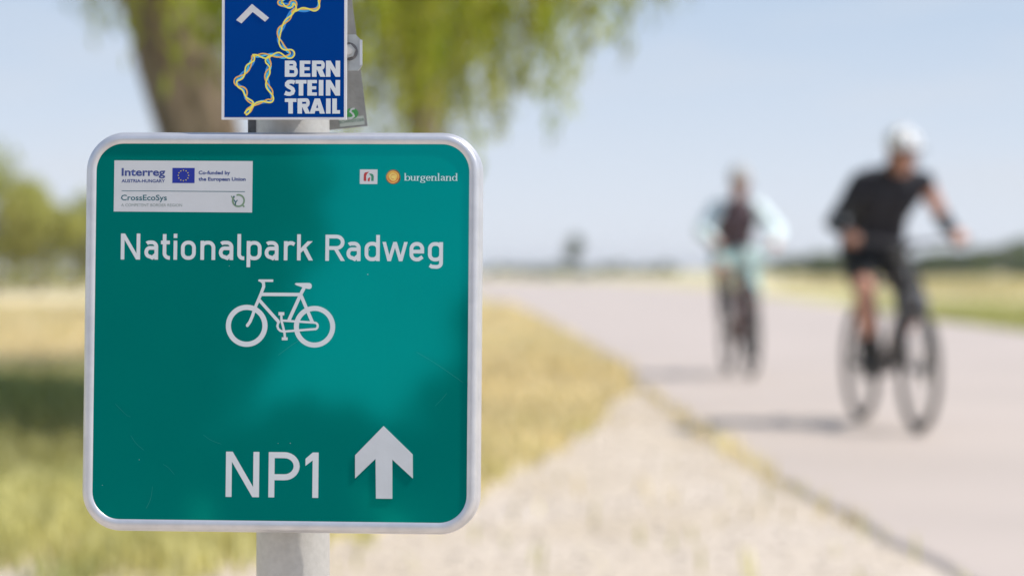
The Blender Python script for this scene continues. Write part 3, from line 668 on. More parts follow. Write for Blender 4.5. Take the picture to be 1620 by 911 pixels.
# burgenland in a contrasted serif face
def serif(ch, X=.62):
    """strokes with thick verticals, hairline horizontals, small feet; unit: ascender height"""
    o=[]; sx=[]; A=1.0
    bowl = lambda cx,w: arc(cx,X/2,w,X/2-.02,0,360,20)[:-1]
    if ch=='b': o=[([(.1,0),(.1,A)],0),(bowl(.33,.2),1)]; sx=[(.02,A-.03,.1)]; W=.58
    elif ch=='u': o=[([(.12,X),(.12,.16)]+arc(.25,.16,.13,.14,180,290,6)+[(.42,.12)],0),([(.44,X),(.44,0)],0)]; sx=[(.02,X-.025,.12),(.34,X-.025,.12),(.44,.02,.13)]; W=.58
    elif ch=='r': o=[([(.12,0),(.12,X)],0),([(.14,X*.6),(.22,X*.93),(.33,X*.95)],0)]; sx=[(.02,X-.025,.12),(.02,.02,.22)]; W=.38
    elif ch=='g': o=[(arc(.24,.40,.16,.2,0,360,16)[:-1],1),([(.16,.2),(.1,.1),(.2,.03),(.36,0)]+arc(.24,-.13,.2,.13,50,-230,14),0),([(.36,.56),(.5,.62)],0)]; W=.52
    elif ch=='e': o=[([(.1,.34),(.44,.34)]+arc(.26,X/2,.18,X/2-.02,8,320,18),0)]; W=.5
    elif ch=='n': o=[([(.12,0),(.12,X)],0),([(.14,X*.65),(.22,X*.92),(.33,X*.95)]+arc(.35,X-.16,.11,.13,90,0,5)+[(.46,0)],0)]; sx=[(.02,X-.025,.12),(.02,.02,.22),(.36,.02,.22)]; W=.62
    elif ch=='l': o=[([(.12,0),(.12,A)],0)]; sx=[(.02,A-.03,.12),(.02,.02,.22)]; W=.28
    elif ch=='a': o=[([(.08,X*.76),(.14,X*.94),(.26,X*.97),(.37,X*.8),(.37,.1),(.48,.02)],0),([(.37,.36),(.2,.31),(.1,.22),(.1,.1),(.2,.02),(.37,.14)],0)]; W=.5
    elif ch=='d': o=[([(.44,0),(.44,A)],0),(bowl(.25,.19),1)]; sx=[(.34,A-.03,.12),(.44,.02,.12)]; W=.58
    return o,sx,W
pr = Print(); tot = sum(serif(c)[2] for c in 'burgenland'); x = 752; sc2 = (1480-752)/tot; ay = 102
for c in 'burgenland':
    o_,sx2,W = serif(c)
    for p,cl in o_:
        pr.stroke([(ux(x+a*sc2), vy(298-b*ay)) for a,b in p], .1*k8, bool(cl), lambda d: (5.5+11*abs(d.y)**1.5)*k8)
    for a,b,l in sx2: pr.stroke([(ux(x+a*sc2), vy(298-b*ay)), (ux(x+(a+l)*sc2), vy(298-b*ay))], 6.5*k8)
    x += W*sc2
M['pale'] = ink('print_pale', (.55,.66,.66)); pr.build('region_lettering', M['pale'], sg)

# ------------------------------------------------------------------ blue trail sign
bs = at(449.5, 60, DS+.010); BU = lambda px: (px-449.5)*K; BV = lambda py: (60-py)*K
tr = empty('trail_sign', bs, (R(-1), R(.15), R(-1.5)), label='small dark blue trail sign with white border above the green sign', cat='sign')
M['blue_edge'] = mat('plate_white_edge', (.68,.68,.71), .45, 0, (.6,.6,.62), 50)
TOPV = -195
slab('plate', [(BU(350),BV(TOPV)),(BU(549.2),BV(TOPV)),(BU(549.4),BV(189.8)),(BU(350.2),BV(190.2))], 0, .0028, M['blue_edge'], tr)
slab('face', [(BU(354.6),BV(TOPV+5)),(BU(545),BV(TOPV+5)),(BU(545.2),BV(186.3)),(BU(354.8),BV(186.6))], -.00008, .0005, M['blue'], tr)
z5 = 1/4.555; tx = lambda x: BU(340+x*z5); ty = lambda y: BV(y*z5); k5 = z5*K
M['chev'] = mat('chevron_tape', (.60,.61,.64), .45, 0, (.54,.55,.58), 40, bump=.08, bscale=300)
slab('chevron', [(tx(a),ty(b)) for a,b in ((265,30),(389,130),(360,159),(270,88),(189,171),(150,147))], -.0005, .0001, M['chev'], tr)
def fut(pr, ch, x0, x1, y0, y1):
    """heavy geometric capitals inside a box (pixels of the enlarged view, y down)"""
    w = x1-x0; h = y1-y0; L = lambda a,b: (tx(x0+a*w), ty(y0+b*h)); P = lambda *p: pr.poly([L(*q) for q in p])
    s = 33/w; b3 = .205
    if ch == 'E': P((0,0),(s,0),(s,1),(0,1)); P((0,0),(1,0),(1,b3),(0,b3)); P((0,.4),(.93,.4),(.93,.6),(0,.6)); P((0,1-b3),(1,1-b3),(1,1),(0,1))
    elif ch == 'I': P((0,0),(1,0),(1,1),(0,1))
    elif ch == 'T': P((0,0),(1,0),(1,.23),(0,.23)); P((.5-s/2,0),(.5+s/2,0),(.5+s/2,1),(.5-s/2,1))
    elif ch == 'L': P((0,0),(s,0),(s,1),(0,1)); P((0,.77),(1,.77),(1,1),(0,1))
    elif ch == 'N': P((0,0),(s,0),(s,1),(0,1)); P((1-s,0),(1,0),(1,1),(1-s,1)); P((0,0),(s*1.02,0),(1,1),(1-s*1.02,1))
    elif ch == 'A': P((.36,0),(.64,0),(.40,1),(0,1)) if False else None; P((.33,0),(.60,0),(.33,1),(0,1)); P((.40,0),(.67,0),(1,1),(.67,1)); P((.2,.62),(.8,.62),(.84,.82),(.16,.82))
    elif ch in 'BR':
        P((0,0),(s,0),(s,1),(0,1))
        hh = .57 if ch == 'R' else .52
        wv = .86 if ch == 'B' else .92
        pr.stroke([L(s*.5,.105)]+[L(wv-.15-.22*0+ (.0) +(.02)+ (.11)*math.cos(R(a))-.08, hh/2-(hh/2-.105)*math.sin(R(a))) for a in range(90,-91,-15)]+[L(s*.5,hh-.105)], 25*k5)
        if ch == 'B': pr.stroke([L(s*.5,.44)]+[L(.72+.14*math.cos(R(a)), .69-(.205)*math.sin(R(a))) for a in range(90,-91,-15)]+[L(s*.5,.895)], 25*k5)
        else: P((.34,.5),(.72,.48),(1,1),(.62,1))
    elif ch == 'S':
        pr.stroke([L(.93,.17),L(.78,.12),L(.58,.105),L(.36,.13),L(.23,.22),L(.22,.32),L(.34,.41),L(.56,.49),L(.74,.58),L(.80,.70),L(.72,.83),L(.52,.895),L(.28,.89),L(.04,.82)], [30*k5,28*k5,27*k5]+[29*k5]*8+[27*k5,28*k5,32*k5])
for word, y0, y1, ext2 in (('BERN',440,557,((505,600),(613,690),(702,800),(803,906))),('STEIN',580,693,((503,582),(583,663),(669,738),(752,785),(803,906))),('TRAIL',714,823,((506,590),(598,690),(685,797),(805,838),(850,906)))):
    pr = Print(-.00016)
    for ch,(a,b) in zip(word, ext2): fut(pr, ch, a, b, y0, y1)
    pr.build('trail_name_lettering', M['white'], tr)
# braided route line
M['l_yel'] = ink('line_yellow', (.85,.76,.08)); M['l_ora'] = ink('line_orange', (.80,.42,.05)); M['l_cya'] = ink('line_cyan', (.03,.50,.80)); M['l_blu'] = ink('line_blue', (.01,.25,.70))
paths = [
 [(800,-420),(700,-380),(620,-300),(650,-220),(740,-160),(800,-90),(775,-20),(757,20),(738,55),(690,58),(640,78),(595,85),(566,78),(540,105),(512,140),(500,180),(482,215),(460,250),(452,290),(474,325),(515,352),(552,368),(556,395),(520,408),(460,405),(405,402),(340,408),(268,402)],
 [(500,-10),(455,12),(470,36),(540,46),(552,18),(575,20),(578,60),(556,95)],
 [(270,402),(272,445),(240,500),(190,555),(152,585),(165,620),(205,645),(208,690),(222,722),(285,730),(290,765),(250,800),(218,828)],
 [(405,402),(382,428),(402,475),(372,525),(378,590),(385,650),(420,715),(405,745),(340,748),(280,740),(240,780),(222,826)]]
lines = MB()
for pi, pth in enumerate(paths):
    sp_ = smooth(pth, 3)
    d = [0]
    for a,b in zip(sp_[:-1],sp_[1:]): d.append(d[-1]+math.hypot(b[0]-a[0],b[1]-a[1]))
    for li,(mn,wd,ph,am,wl) in enumerate((('l_blu',12,0.4,13,260),('l_cya',12,2.4,18,200),('l_ora',10,4.3,23,215),('l_yel',10.5,1.2,22,185))):
        out = []
        for i,p in enumerate(sp_):
            a = sp_[max(i-1,0)]; b = sp_[min(i+1,len(sp_)-1)]; dx = b[0]-a[0]; dy = b[1]-a[1]; l = math.hypot(dx,dy) or 1
            o_ = am*min(1,.35+d[i]/60,.35+(d[-1]-d[i])/60)*math.sin(2*math.pi*d[i]/wl+ph+pi*1.7)*(.75+.35*math.sin(d[i]/97+ph)); out.append((tx(p[0]-dy/l*o_), ty(p[1]+dx/l*o_)))
        pr = Print(-.00014-li*4e-5-pi*1e-5); pr.stroke(out, wd*k5); pr.build('route_line', M[mn], tr)

# bracket and bolt that hold the blue sign
br = empty('mounting_bracket', at(500, 82, DS+.020), label='bare metal bracket with hexagonal bolt and nut beside the blue sign', cat='bracket')
bu = lambda px: (px-500)*K*1.006; bv = lambda py: (82-py)*K*1.006
slab('bracket_plate', [(bu(430),bv(55)),(bu(563),bv(55)),(bu(572),bv(64)),(bu(573),bv(104)),(bu(567),bv(112)),(bu(430),bv(112))], 0, .003, M['zinc'], br)
slab('lip', [(bu(569.5),bv(63)),(bu(573.5),bv(64)),(bu(573.5),bv(103)),(bu(569.5),bv(104))], -.0022, -.0001, M['alu'], br)
def disc_y(r, y0, y1, n, c): 
    return [(c[0]+r*math.cos(2*math.pi*k/n+.2), c[1]+r*math.sin(2*math.pi*k/n+.2)) for k in range(n)]
cb = (bu(552),bv(82))
slab('washer', disc_y(14.5*K,0,0,28,cb), -.0014, -.0001, M['galv_dark'], br); slab('nut', disc_y(11.5*K,0,0,6,cb), -.006, -.0015, M['zinc'], br); slab('bolt', disc_y(6.5*K,0,0,16,cb), -.0085, -.0061, M['galv'], br)
mb = MB(); mb.box((bu(463.6),.020,0),(.075,.033,.022)); mb.build('clamp', M['galv_dark'], br, False)
# older sign plate seen from its back
pl = empty('old_sign_plate', at(540, 110, POSTY+.045), (0,0,R(2)), label='tilted bare metal sign back behind the post with a green maker sticker', cat='sign')
kk = (POSTY+.045)/FPX; pu = lambda px: (px-540)*kk; pv_ = lambda py: (110-py)*kk
slab('plate', [(pu(549.5),pv_(-60)),(pu(581.5),pv_(199.5)),(pu(440),pv_(214)),(pu(415),pv_(-46))], 0, .003, M['plate'], pl)
pr = Print(-.0001); pr.poly([(pu(a),pv_(b)) for a,b in ((536,188),(575,183),(577,197),(538,201))]); M['sticker2'] = ink('maker_sticker', (.42,.46,.42)); ms = pr.build('maker_sticker', M['sticker2'], pl)
M['mgreen'] = ink('maker_green', (.03,.27,.05)); M['mtext'] = ink('maker_text', (.10,.17,.12))
pr = Print(-.00016); pr.poly([(pu(557+10*math.cos(a)),pv_(179.5-8.5*math.sin(a))) for a in np.linspace(0,2*math.pi,20)[:-1]]); me_ = pr.build('maker_emblem', M['mgreen'], ms)
pr = Print(-.00022); pr.stroke([(pu(a),pv_(b)) for a,b in ((561,172),(556,173),(554,177),(558,180),(560,184),(556,187),(551,187))], 2.6*kk); pr.build('emblem_stroke', M['sticker'], ms)
tm = fit_text('maker_lettering', 'SCHWEITZER', pu(537), pu(576), pv_(193.5), 4.2*kk, M['mtext'], ms, -.00016, .02)
for v_ in tm.data.vertices: v_.co.z += (v_.co.x-pu(556))*.11
mb = MB(); mb.box((pu(463.6),-.0105,pv_(120)),(.05,.02,.03)); mb.build('clamp', M['galv_dark'], pl, False)
# strap end beside the post, above the green sign
cs = empty('clamp_strap', at(399.5, 205, POSTY-.004), label='narrow dark steel clamp strap against the post above the green sign', cat='clamp')
mb = MB(); mb.box((-.0005,.01,.0),(.0078,.012,.07)); mb.box((.02,.039,0),(.05,.006,.06)); mb.build('strap', M['galv_dark'], cs, False)

# ------------------------------------------------------------------ bicycles and riders
M['rubber'] = mat('tyre_rubber', (.06,.057,.052), .85, 0, (.09,.084,.075), 40, bump=.4, bscale=120)
M['rim'] = mat('black_alloy', (.05,.05,.055), .4, .6, (.03,.03,.03), 30)
M['frame_blk'] = mat('black_frame_paint', (.015,.016,.02), .3, 0, (.022,.022,.028), 20, coat=.8)
M['frame_red'] = mat('dark_red_frame_paint', (.11,.025,.02), .3, 0, (.08,.02,.018), 20, coat=.8)
M['steel'] = mat('bike_steel', (.5,.5,.5), .3, .9, (.4,.4,.4), 60)
M['saddle'] = mat('saddle_vinyl', (.02,.02,.02), .55)
M['skin'] = mat('skin', (.50,.265,.19), .5, 0, (.44,.22,.155), 14, spec=.4)
M['lens'] = mat('eye', (.04,.03,.025), .2)
M['lip'] = mat('lip', (.36,.13,.11), .5)
WR, TR = .350, .0215
def Rz(a): return Matrix.Rotation(a, 3, 'Z')
def wheel(root, x, z=WR):
    w_ = empty('wheel', (x,0,z)); w_.parent = root
    ringp = lambda r: [(r*math.cos(2*math.pi*k/48),0,r*math.sin(2*math.pi*k/48)) for k in range(48)]
    mb = MB(); mb.tube(ringp(WR-TR), TR, 10, closed=True); mb.build('tyre', M['rubber'], w_)
    mb = MB(); mb.tube(ringp(WR-TR*2-.006), .012, 8, closed=True); mb.build('rim', M['rim'], w_)
    mb = MB(); mb.tube([(0,-.055,0),(0,-.05,0),(0,.05,0),(0,.055,0)], [.012,.022,.022,.012], 12); mb.build('hub', M['steel'], w_)
    mb = MB(); mb.tube([(0,.034,0),(0,.036,0)], .08, 28); mb.build('brake_disc', M['steel'], w_, False)
    mb = MB()
    for k in range(28):
        a = 2*math.pi*k/28; s = -1 if k%2 else 1; b = a+s*.25*(1 if (k//2)%2 else -1)
        mb.tube([(.02*math.cos(a),s*.028,.02*math.sin(a)),((WR-.06)*math.cos(b),0,(WR-.06)*math.sin(b))], .0012, 4)
    sp = mb.build('spoke_set', M['steel'], w_); sp['kind'] = 'stuff'
    return w_
def make_bike(loc, yaw, label, paint, bar_w, bar_z, crank, wb=1.10, basket=False):
    root = empty('bicycle', loc, (0,0,yaw), label=label, cat='bicycle')
    RH = Vector((0,0,WR)); FH = Vector((wb,0,WR)); BBp = Vector((.435,0,.315)); ST = Vector((.235,0,.80)); HT = Vector((wb-.245,0,.92)); HB = Vector((wb-.205,0,.80))
    wheel(root, 0); wheel(root, wb)
    mb = MB(); mb.tube([ST+(0,0,0) if False else ST, HT-Vector((0,0,.03))], .018, 12).tube([BBp, HB], .026, 12).tube([BBp, ST], .018, 12).tube([HB, HT], .024, 12)
    for s in (-1,1):
        mb.tube([BBp+Vector((0,s*.03,0)), RH+Vector((.12,s*.05,0)), RH+Vector((0,s*.06,0))], .011, 8).tube([ST-Vector((0,0,.05)), ST+Vector((-.05,s*.045,-.12)), RH+Vector((0,s*.06,0))], .009, 8)
    mb.tube([BBp+Vector((0,-.04,0)),BBp+Vector((0,.04,0))], .024, 14)
    mb.build('frame', paint, root)
    CT = HB+Vector((.012,0,-.045)); mb = MB(); mb.tube([CT+Vector((0,-.075,0)),CT+Vector((0,.075,0))], .021, 10)
    for s in (-1,1): mb.tube([CT+Vector((0,s*.068,0)), FH+Vector((-.045,s*.066,.18)), FH+Vector((0,s*.062,0))], [.02,.022,.014], 10)
    mb.build('fork', paint, root)
    ax = bar_z; HC = Vector((wb-.20, 0, ax))
    mb = MB(); mb.tube([HT-Vector((0,0,.02)), HT+Vector((-.012,0,.06)), HC], .017, 10); mb.build('stem', M['frame_blk'], root)
    hb = MB(); hb.tube([HC+Vector((-.05,s*bar_w/2,.02)) if abs(s)==1 else HC+Vector((-.0,s*bar_w/2,0 if abs(s)<.3 else .015)) for s in (-1,-.55,-.25,0,.25,.55,1)], .0125, 10); bar = hb.build('handlebar', M['frame_blk'], root)
    grips = []
    for s in (-1,1):
        e1 = HC+Vector((-.05,s*bar_w/2,.02)); e0 = e1 + (HC+Vector((0,s*.55*bar_w/2,.015))-e1).normalized()*.13
        mb = MB(); mb.tube([e1,e0], .0165, 12); mb.build('grip', M['rubber'], bar); grips.append((e0.lerp(e1,.5),(e1-e0).normalized()))
        mb = MB(); mb.tube([e0, e0+Vector((.035,-s*.02,-.01)), e0+Vector((.055,s*.06,-.02))], .005, 6); mb.build('brake_lever', M['rim'], bar)
    mb = MB(); mb.tube([ST-Vector((0,0,.05)), Vector((.185,0,.925))], .0145, 10); mb.build('seat_post', M['frame_blk'], root)
    sv = []; sfc = []
    prof_ = [(-.09,.0,.07,.012),(-.10,.0,.075,.0),(-.02,0,.072,-.0),(.06,0,.035,-.008),(.15,0,.02,-.012),(.17,0,.008,-.02)]
    mb = MB(); mb.tube([(.185-.13,0,.955),(.185-.11,0,.958),(.185-.03,0,.955),(.185+.05,0,.948),(.185+.13,0,.945),(.185+.15,0,.942)], [.03,.075,.07,.035,.02,.008], 14)
    mb.v = [(p[0],p[1],.952+(p[2]-.952)*(.42)) for p in mb.v]; mb.build('saddle', M['saddle'], root)
    ck = empty('crankset', BBp); ck.parent = root
    mb = MB(); mb.tube([(0,-.048,0),(0,-.052,0)], .072, 30); mb.build('chainring', M['rim'], ck, False)
    d = Vector((math.cos(crank),0,math.sin(crank)))*.172; ped = []
    for s,sg_ in ((-1,1),(1,-1)):
        mb = MB(); mb.tube([(0,s*.06,0), d*sg_+Vector((0,s*.075,0))], [.014,.011], 8); mb.build('crank_arm', M['rim'], ck)
        mb = MB(); mb.box(d*sg_+Vector((0,s*.125,0)),(.095,.09,.018)); mb.build('pedal', M['rim'], ck, False); ped.append(BBp+d*sg_+Vector((0,s*.125,0)))
    mb = MB(); a_ = [Vector((BBp.x,-.05,BBp.z+.072)),Vector((0,-.05,WR+.05))]; mb.tube(a_, .004, 5); mb.tube([Vector((BBp.x,-.05,BBp.z-.072)),Vector((.03,-.05,WR-.11)),Vector((.01,-.05,WR-.06))], .004, 5); mb.build('chain', M['steel'], root)
    mb = MB(); mb.tube([(0,-.042,WR),(0,-.058,WR)], [.055,.03], 20); mb.build('cassette', M['steel'], root)
    mb = MB(); mb.tube([HC+Vector((.03,0,-.01)),HC+Vector((.07,0,-.01))], [.018,.026], 14); mb.build('headlight', M['rim'], root)
    if basket:
        bag = bmesh.new(); bmesh.ops.create_cube(bag, size=1, matrix=Matrix.Translation(HC+Vector((.115,0,-.075))) @ Matrix.Diagonal((.15,.27,.17,1)))
        bmesh.ops.bevel(bag, geom=bag.edges[:], offset=.035, segments=4, affect='EDGES'); bme = bpy.data.meshes.new('handlebar_bag'); bag.to_mesh(bme); bag.free()
        bo = link('handlebar_bag', bme, basket, root, True)
        mb = MB()
        for s in (-.07,.07): mb.tube([HC+Vector((.0,s,.014)),HC+Vector((.045,s,.0)),HC+Vector((.06,s,.014)),HC+Vector((.17,s,.014)),HC+Vector((.193,s,-.03))], .007, 6)
        mb.build('strap', M['saddle'], bo)
        mb = MB(); mb.box(HC+Vector((.192,0,-.09)),(.008,.16,.07)); mb.build('pocket', basket, bo, False)
    return root, ped, grips
def ik(a, b, l1, l2, pole):
    d = b-a; L = min(d.length, (l1+l2)*.995); u = d.normalized(); x = (l1*l1-l2*l2+L*L)/(2*L); h = math.sqrt(max(1e-6, l1*l1-x*x))
    p = pole - u*pole.dot(u); return a+u*x+p.normalized()*h
def make_rider(root_loc, yaw, label, ped, grips, spec):
    root = empty('person', root_loc, (0,0,yaw), label=label, cat='person')
    hip = Vector((.20,0,1.03)); sh = Vector(spec['shoulder']); neck = sh+Vector(spec.get('head',(.115,0,.185)))*.36; hd = sh+Vector(spec.get('head',(.115,0,.185)))
    b = MB(); tor = spec.get('tor',1.)
    HJ = [hip+Vector((.02,s*.085,-.03)) for s in (-1,1)]; SJ = [sh+Vector((-.01,s*.175*tor,spec.get('slope',-.02))) for s in (-1,1)]
    mid = hip.lerp(sh,.45)+Vector((-.03,0,.02)); chest = hip.lerp(sh,.8)
    def torso(mb, g=0.):
        for s in (-1,1):
            mb.chain([hip+Vector((0,s*.07,0)), mid+Vector((0,s*.055,0)), chest+Vector((0,s*.075*tor,0)), SJ[(s+1)//2]+Vector((-.02,-s*.04,0))],[.105*tor+g,.098*tor+g,.108*tor+g,.06+g])
        mb.chain([hip,mid,chest,sh],[.10+g,.1+g,.105+g,.06+g]); return mb
    torso(b); b.chain([sh-Vector((0,0,.02)),neck,hd-Vector((.015,0,.06))],[.062,.054,.055])
    # head: skull, jaw, nose, ears
    tilt = Matrix.Rotation(R(spec.get('tilt',8)),3,'Y')
    hp = lambda x,y,z: hd+tilt@Vector((x,y,z))
    b.ell(hp(-.005,0,.045),(.097,.075,.095),tilt); b.ell(hp(.03,0,-.035),(.066,.058,.075),tilt); b.caps(hp(.088,0,.022),.009,hp(.106,0,-.012),.014); b.ell(hp(.06,0,-.085),(.03,.032,.025),tilt)
    for s in (-1,1): b.ell(hp(-.005,s*.078,.0),(.02,.009,.033),tilt); b.ell(hp(.055,s*.042,-.012),(.025,.022,.022),tilt)
    arms=[]; legs=[]
    for i,s in enumerate((-1,1)):
        gp_, ga = grips[i]
        wr = gp_+Vector((-.065,0,.03))
        el = ik(SJ[i], wr, .285, .255, Vector(spec['elbow'])*Vector((1,s,1)) if False else Vector((spec['elbow'][0], s*spec['elbow'][1], spec['elbow'][2])))
        arms.append((SJ[i],el,wr)); b.chain([SJ[i], SJ[i].lerp(el,.45), el, el.lerp(wr,.35), wr],[.056,.049,.04,.041,.028])
        # hand closed on the grip
        pts = lambda a,rr,off: gp_+ga*off+Vector((rr*math.cos(R(a)),0,rr*math.sin(R(a))))
        b.chain([wr, gp_+Vector((-.02,0,.036))],[.028,.03]); 
        for off in (-.03,0,.03): b.caps(wr.lerp(gp_+ga*off,.35)+Vector((0,0,.004)),.017,pts(75,.03,off),.014)
        for off,ln,r_ in ((-.034,0,.0095),(-.0115,-25,.010),(.0115,-18,.0098),(.033,12,.0085)):
            off = off if s==1 else off
            b.chain([pts(78,.033,off),pts(8,.029,off*1.02),pts(-62,.027,off),pts(-118+ln*.6,.026,off*.98)],[r_*1.15,r_*1.05,r_,r_*.9])
        b.chain([wr.lerp(gp_,.4)-ga*.02, pts(150,.032,-.045), pts(215,.028,-.05), pts(262,.027,-.046)],[.015,.0125,.011,.0095])
        # legs
        ft = ped[i]+Vector((-.06,0,.085)); kn = ik(HJ[i], ft, .435, .425, Vector((1,s*spec['knee'][i],.25))); legs.append((HJ[i],kn,ft))
        b.chain([HJ[i],HJ[i].lerp(kn,.4),kn, kn.lerp(ft,.12)],[.092,.082,.058,.052]); b.chain([kn,kn.lerp(ft,.3)+Vector((-.015,0,0)),kn.lerp(ft,.7),ft],[.054,.058,.042,.036])
        b.chain([ft+Vector((-.02,0,-.04)),ped[i]+Vector((.04,0,.03)),ped[i]+Vector((.09,0,.024))],[.034,.032,.026])
    b.remesh('body', M['skin'], root, .009, 5)
    # face marks
    for s in (-1,1):
        mb = MB(); mb.ell(hp(.083,s*.031,.02),(.008,.013,.008),tilt,10,6); mb.build('eye', M['lens'], root)
        mb = MB(); mb.caps(hp(.086,s*.016,.042),.004,hp(.078,s*.05,.042),.003,8); mb.build('eyebrow', spec['hair'], root)
    mb = MB(); mb.caps(hp(.09,-.02,-.05),.006,hp(.09,.02,-.05),.006,8); mb.build('mouth', M['lip'], root)
    # clothes
    j = torso(MB(), .014); cutA = spec['sleeve']
    for i in (0,1):
        a,e,w_ = arms[i]
        gl = spec['loose']
        pts_ = [a,a.lerp(e,.5),e,e.lerp(w_,.5),w_]; rr_ = [.066+gl,.058+gl*1.4,.049+gl*1.6,.047+gl*1.5,.036+gl*.9]
        k = {'short':2,'long':5}[cutA]
        if k == 2: pts_ = [a,a.lerp(e,spec['sleeve_len'][i])]; rr_ = [.066,.060]
        if spec.get('jacket') is None: j.chain(pts_,rr_)
        else:
            s_ = MB(); s_.chain(pts_,rr_); s_.remesh('jacket_sleeve', spec['jacket'], root, .012, 8)
    j.caps(sh-Vector((0,0,.005)),.07,neck,.064); j.remesh('jersey', spec['top'], root, .011, 6)
    if spec.get('jacket') is not None:
        s_ = MB()
        for s in (-1,1):
            s_.chain([hip+Vector((.0,s*.12,.04)),mid+Vector((-.01,s*.115,0)),chest+Vector((-.0,s*.125,0)),SJ[(s+1)//2]+Vector((0,0,.01))],[.062,.066,.064,.058])
        s_.chain([hip+Vector((-.075,0,.05)),mid+Vector((-.07,0,.01)),chest+Vector((-.06,0,.02)),sh+Vector((-.05,0,.0))],[.09,.09,.085,.05])
        s_.remesh('jacket', spec['jacket'], root, .012, 8)
    if spec.get('armwarmer') is not None:
        for i in (0,1):
            a,e,w_ = arms[i]; s_ = MB(); st_ = spec['warm_from'][i]; s_.chain([a.lerp(e,st_),e,e.lerp(w_,.4),w_+ (e-w_).normalized()*.03],[.053,.046,.046,.034]); s_.remesh('arm_sleeve', spec['armwarmer'], root, .01, 4)
    s_ = MB()
    for i,s in enumerate((-1,1)):
        h_,k_,f_ = legs[i]; s_.chain([h_,h_.lerp(k_,.5),h_.lerp(k_,spec['short_len'])],[.112,.10,.084])
    s_.chain([hip+Vector((-.03,-.06,-.005)),hip+Vector((-.03,.06,-.005))],[.118,.118]); s_.caps(hip+Vector((0,0,0)),.115,hip.lerp(mid,.35),.112); s_.remesh('shorts', spec['shorts'], root, .011, 6)
    for i in (0,1):
        h_,k_,f_ = legs[i]
        if spec.get('kneepad') == i:
            q_ = MB(); q_.chain([h_.lerp(k_,.8),k_+Vector((.008,0,0)),k_.lerp(f_,.2)],[.068,.066,.06]); q_.remesh('knee_sleeve', spec['pad'], root, .01, 5)
        q_ = MB(); sf_ = spec.get('sock_from',.72); q_.chain([k_.lerp(f_,sf_),k_.lerp(f_,.4+.5*sf_ if sf_>.4 else .45)+Vector((-.012,0,0)),f_],[.05 if sf_>.5 else .06,.052 if sf_>.5 else .06,.045]); q_.remesh('sock', spec['sock'], root, .01, 4)
        q_ = MB(); q_.chain([f_+Vector((-.03,0,-.03)),ped[i]+Vector((.03,0,.035)),ped[i]+Vector((.10,0,.028))],[.046,.042,.035]); q_.chain([f_+Vector((-.04,0,-.055)),ped[i]+Vector((.1,0,.018))],[.028,.026]); q_.remesh('shoe', spec['shoe'], root, .01, 4)
    # hair and helmet
    h_ = MB(); h_.ell(hp(-.028,0,.04),(.088,.083,.09),tilt); h_.ell(hp(-.06,0,-.03),(.05,.06,.06),tilt)
    if spec.get('ponytail'): h_.chain([hp(-.08,0,-.02),hp(-.13,.0,-.09),hp(-.14,0,-.16)],[.03,.03,.015])
    h_.remesh('hair', spec['hair'], root, .009, 3)
    he = MB(); hv=[]; hf=[]; nu,nv = 36,9
    for jn in range(nv+1):
        th = R(2+84*jn/nv)
        for i in range(nu):
            ph = 2*math.pi*i/nu; e_ = 1+.04*math.cos(ph*6)*(math.sin(th*2))
            hv.append(hp(.005+.135*math.sin(th)*math.cos(ph)*e_, .100*math.sin(th)*math.sin(ph)*e_, .045+.112*math.cos(th)*e_-.012*math.cos(ph)))
    for jn in range(nv):
        for i in range(nu):
            if 2 < jn < 7 and i%6 in (2,3) and (i//6)%6 != 9: continue          # vents
            hf.append((jn*nu+i,(jn+1)*nu+i,(jn+1)*nu+(i+1)%nu,jn*nu+(i+1)%nu))
    hf.append(tuple(range(nu-1,-1,-1)))
    hm_ = obj('helmet', hv, hf, spec['helmet'], root, True); so_ = hm_.modifiers.new('t','SOLIDIFY'); so_.thickness=.02; so_.offset=-1
    for s in (-1,1):
        mb = MB(); mb.tube([hp(.02,s*.088,.05),hp(.03,s*.08,-.04),hp(.045,s*.03,-.115)], .005, 6); mb.build('strap', M['saddle'], hm_)
    if spec.get('visor'):
        mb = MB(); mb.box(hp(.155,0,.05),(.085,.15,.010)); mb.build('visor', M['saddle'], hm_, False)
    return root

fc = ground(1453, 684); rc = ground(1352, 666)
yaw1 = math.atan2(-math.cos(R(8.5)), math.sin(R(8.5)))
loc1 = Vector((fc.x-1.1*math.sin(R(8.5)), fc.y+1.1*math.cos(R(8.5)), 0))
bike1, ped1, gr1 = make_bike(loc1, yaw1, 'black mountain bike with wide tyres ridden by the black clad cyclist', M['frame_blk'], .76, 1.05, R(-8))
M['blackcloth'] = mat('black_jersey', (.011,.012,.020), .85, 0, (.020,.021,.030), 30, bump=.2); M['blackshort'] = mat('black_shorts', (.012,.012,.013), .8); M['pad'] = mat('grey_knee_sleeve', (.16,.16,.18), .8); M['shoe_b'] = mat('black_shoe', (.02,.02,.02), .6); M['sock_b'] = mat('black_sock', (.025,.025,.025), .8)
M['helm_w'] = mat('pale_helmet', (.74,.76,.79), .35, 0, (.62,.64,.67), 8, coat=.5); M['hair_b'] = mat('brown_hair', (.045,.028,.018), .6); M['sleeve_b'] = mat('dark_arm_sleeve', (.02,.024,.03), .7)
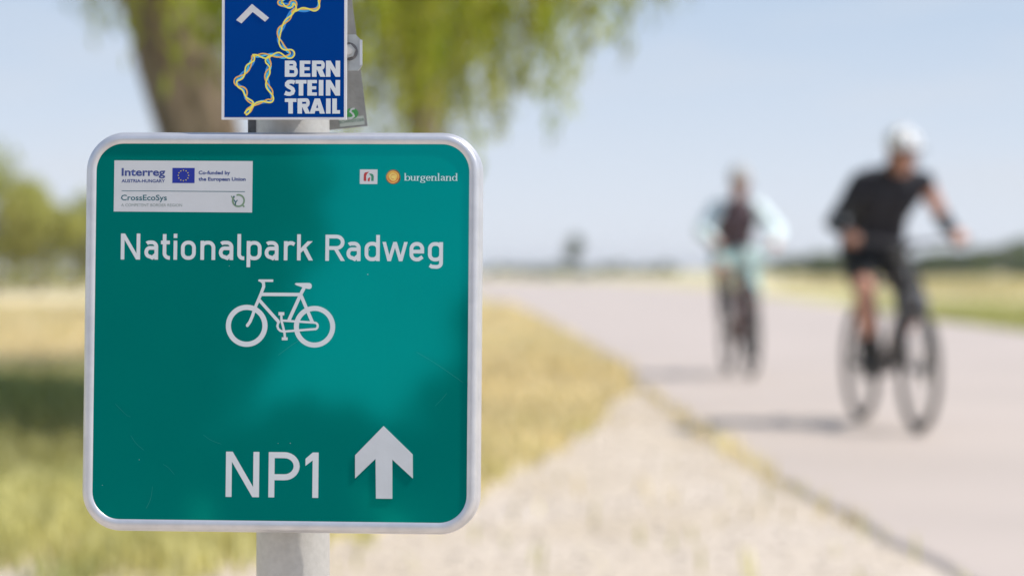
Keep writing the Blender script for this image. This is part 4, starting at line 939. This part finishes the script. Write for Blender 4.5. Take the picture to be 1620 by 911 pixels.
make_rider(loc1, yaw1, 'cyclist in black jersey and shorts with pale helmet, bare knee lifted, on black bike', ped1, gr1,
   dict(shoulder=(.63,0,1.455), head=(.17,0,.095), tor=1.08, slope=-.05, sleeve_len=(.32,.06), elbow=(-.7,.45,-.5), knee=(.25,.25), top=M['blackcloth'], sleeve='short', loose=0, armwarmer=M['sleeve_b'], warm_from=(.3,.86), shorts=M['blackshort'], short_len=.78, kneepad=1, pad=M['pad'], sock=M['sock_b'], shoe=M['shoe_b'], hair=M['hair_b'], helmet=M['helm_w'], visor=True, tilt=12))
fc2 = ground(1188, 598); a2 = R(5)
yaw2 = math.atan2(-math.cos(a2), math.sin(a2)); loc2 = Vector((fc2.x-1.08*math.sin(a2), fc2.y+1.08*math.cos(a2), 0))
M['aqua'] = mat('aqua_jacket', (.70,.82,.85), .7, 0, (.63,.77,.80), 10); M['mauve'] = mat('mauve_top', (.10,.065,.08), .8); M['aqua2'] = mat('turquoise_shorts', (.27,.44,.45), .8); M['brown'] = mat('slate_sock', (.075,.075,.09), .8); M['helm_p'] = mat('silver_helmet', (.5,.5,.5), .4)
M['bagaqua'] = mat('turquoise_bag', (.50,.66,.66), .7)
bike2, ped2, gr2 = make_bike(loc2, yaw2, 'dark red bike with turquoise handlebar bag under the cyclist in pale aqua jacket', M['frame_red'], .62, 1.08, R(80), 1.08, M['bagaqua'])
make_rider(loc2, yaw2, 'cyclist in open pale aqua jacket over mauve top, following on the dark red bike', ped2, gr2,
   dict(shoulder=(.44,0,1.45), elbow=(-.35,.8,-.3), knee=(.2,.2), tor=1.0, sock_from=.2, top=M['mauve'], sleeve='long', loose=.009, jacket=M['aqua'], shorts=M['aqua2'], short_len=.88, sock=M['brown'], shoe=M['shoe_b'], hair=M['hair_b'], ponytail=True, helmet=M['helm_p'], tilt=10))

# ------------------------------------------------------------------ summer haze: one even body of air round the whole place
hzm = bpy.data.materials.new('haze_air'); hzm.use_nodes = True; t = hzm.node_tree; t.nodes.clear()
pv_n = t.nodes.new('ShaderNodeVolumePrincipled'); pv_n.inputs['Color'].default_value = (.93,.96,1,1); pv_n.inputs['Density'].default_value = .0004; pv_n.inputs['Anisotropy'].default_value = .2
mo = t.nodes.new('ShaderNodeOutputMaterial'); t.links.new(pv_n.outputs[0], mo.inputs['Volume'])
mb = MB(); mb.box((0,2100,4.5),(6400,6200,12)); hzo = mb.build('haze', hzm, None, False); hzo['kind'] = 'stuff'
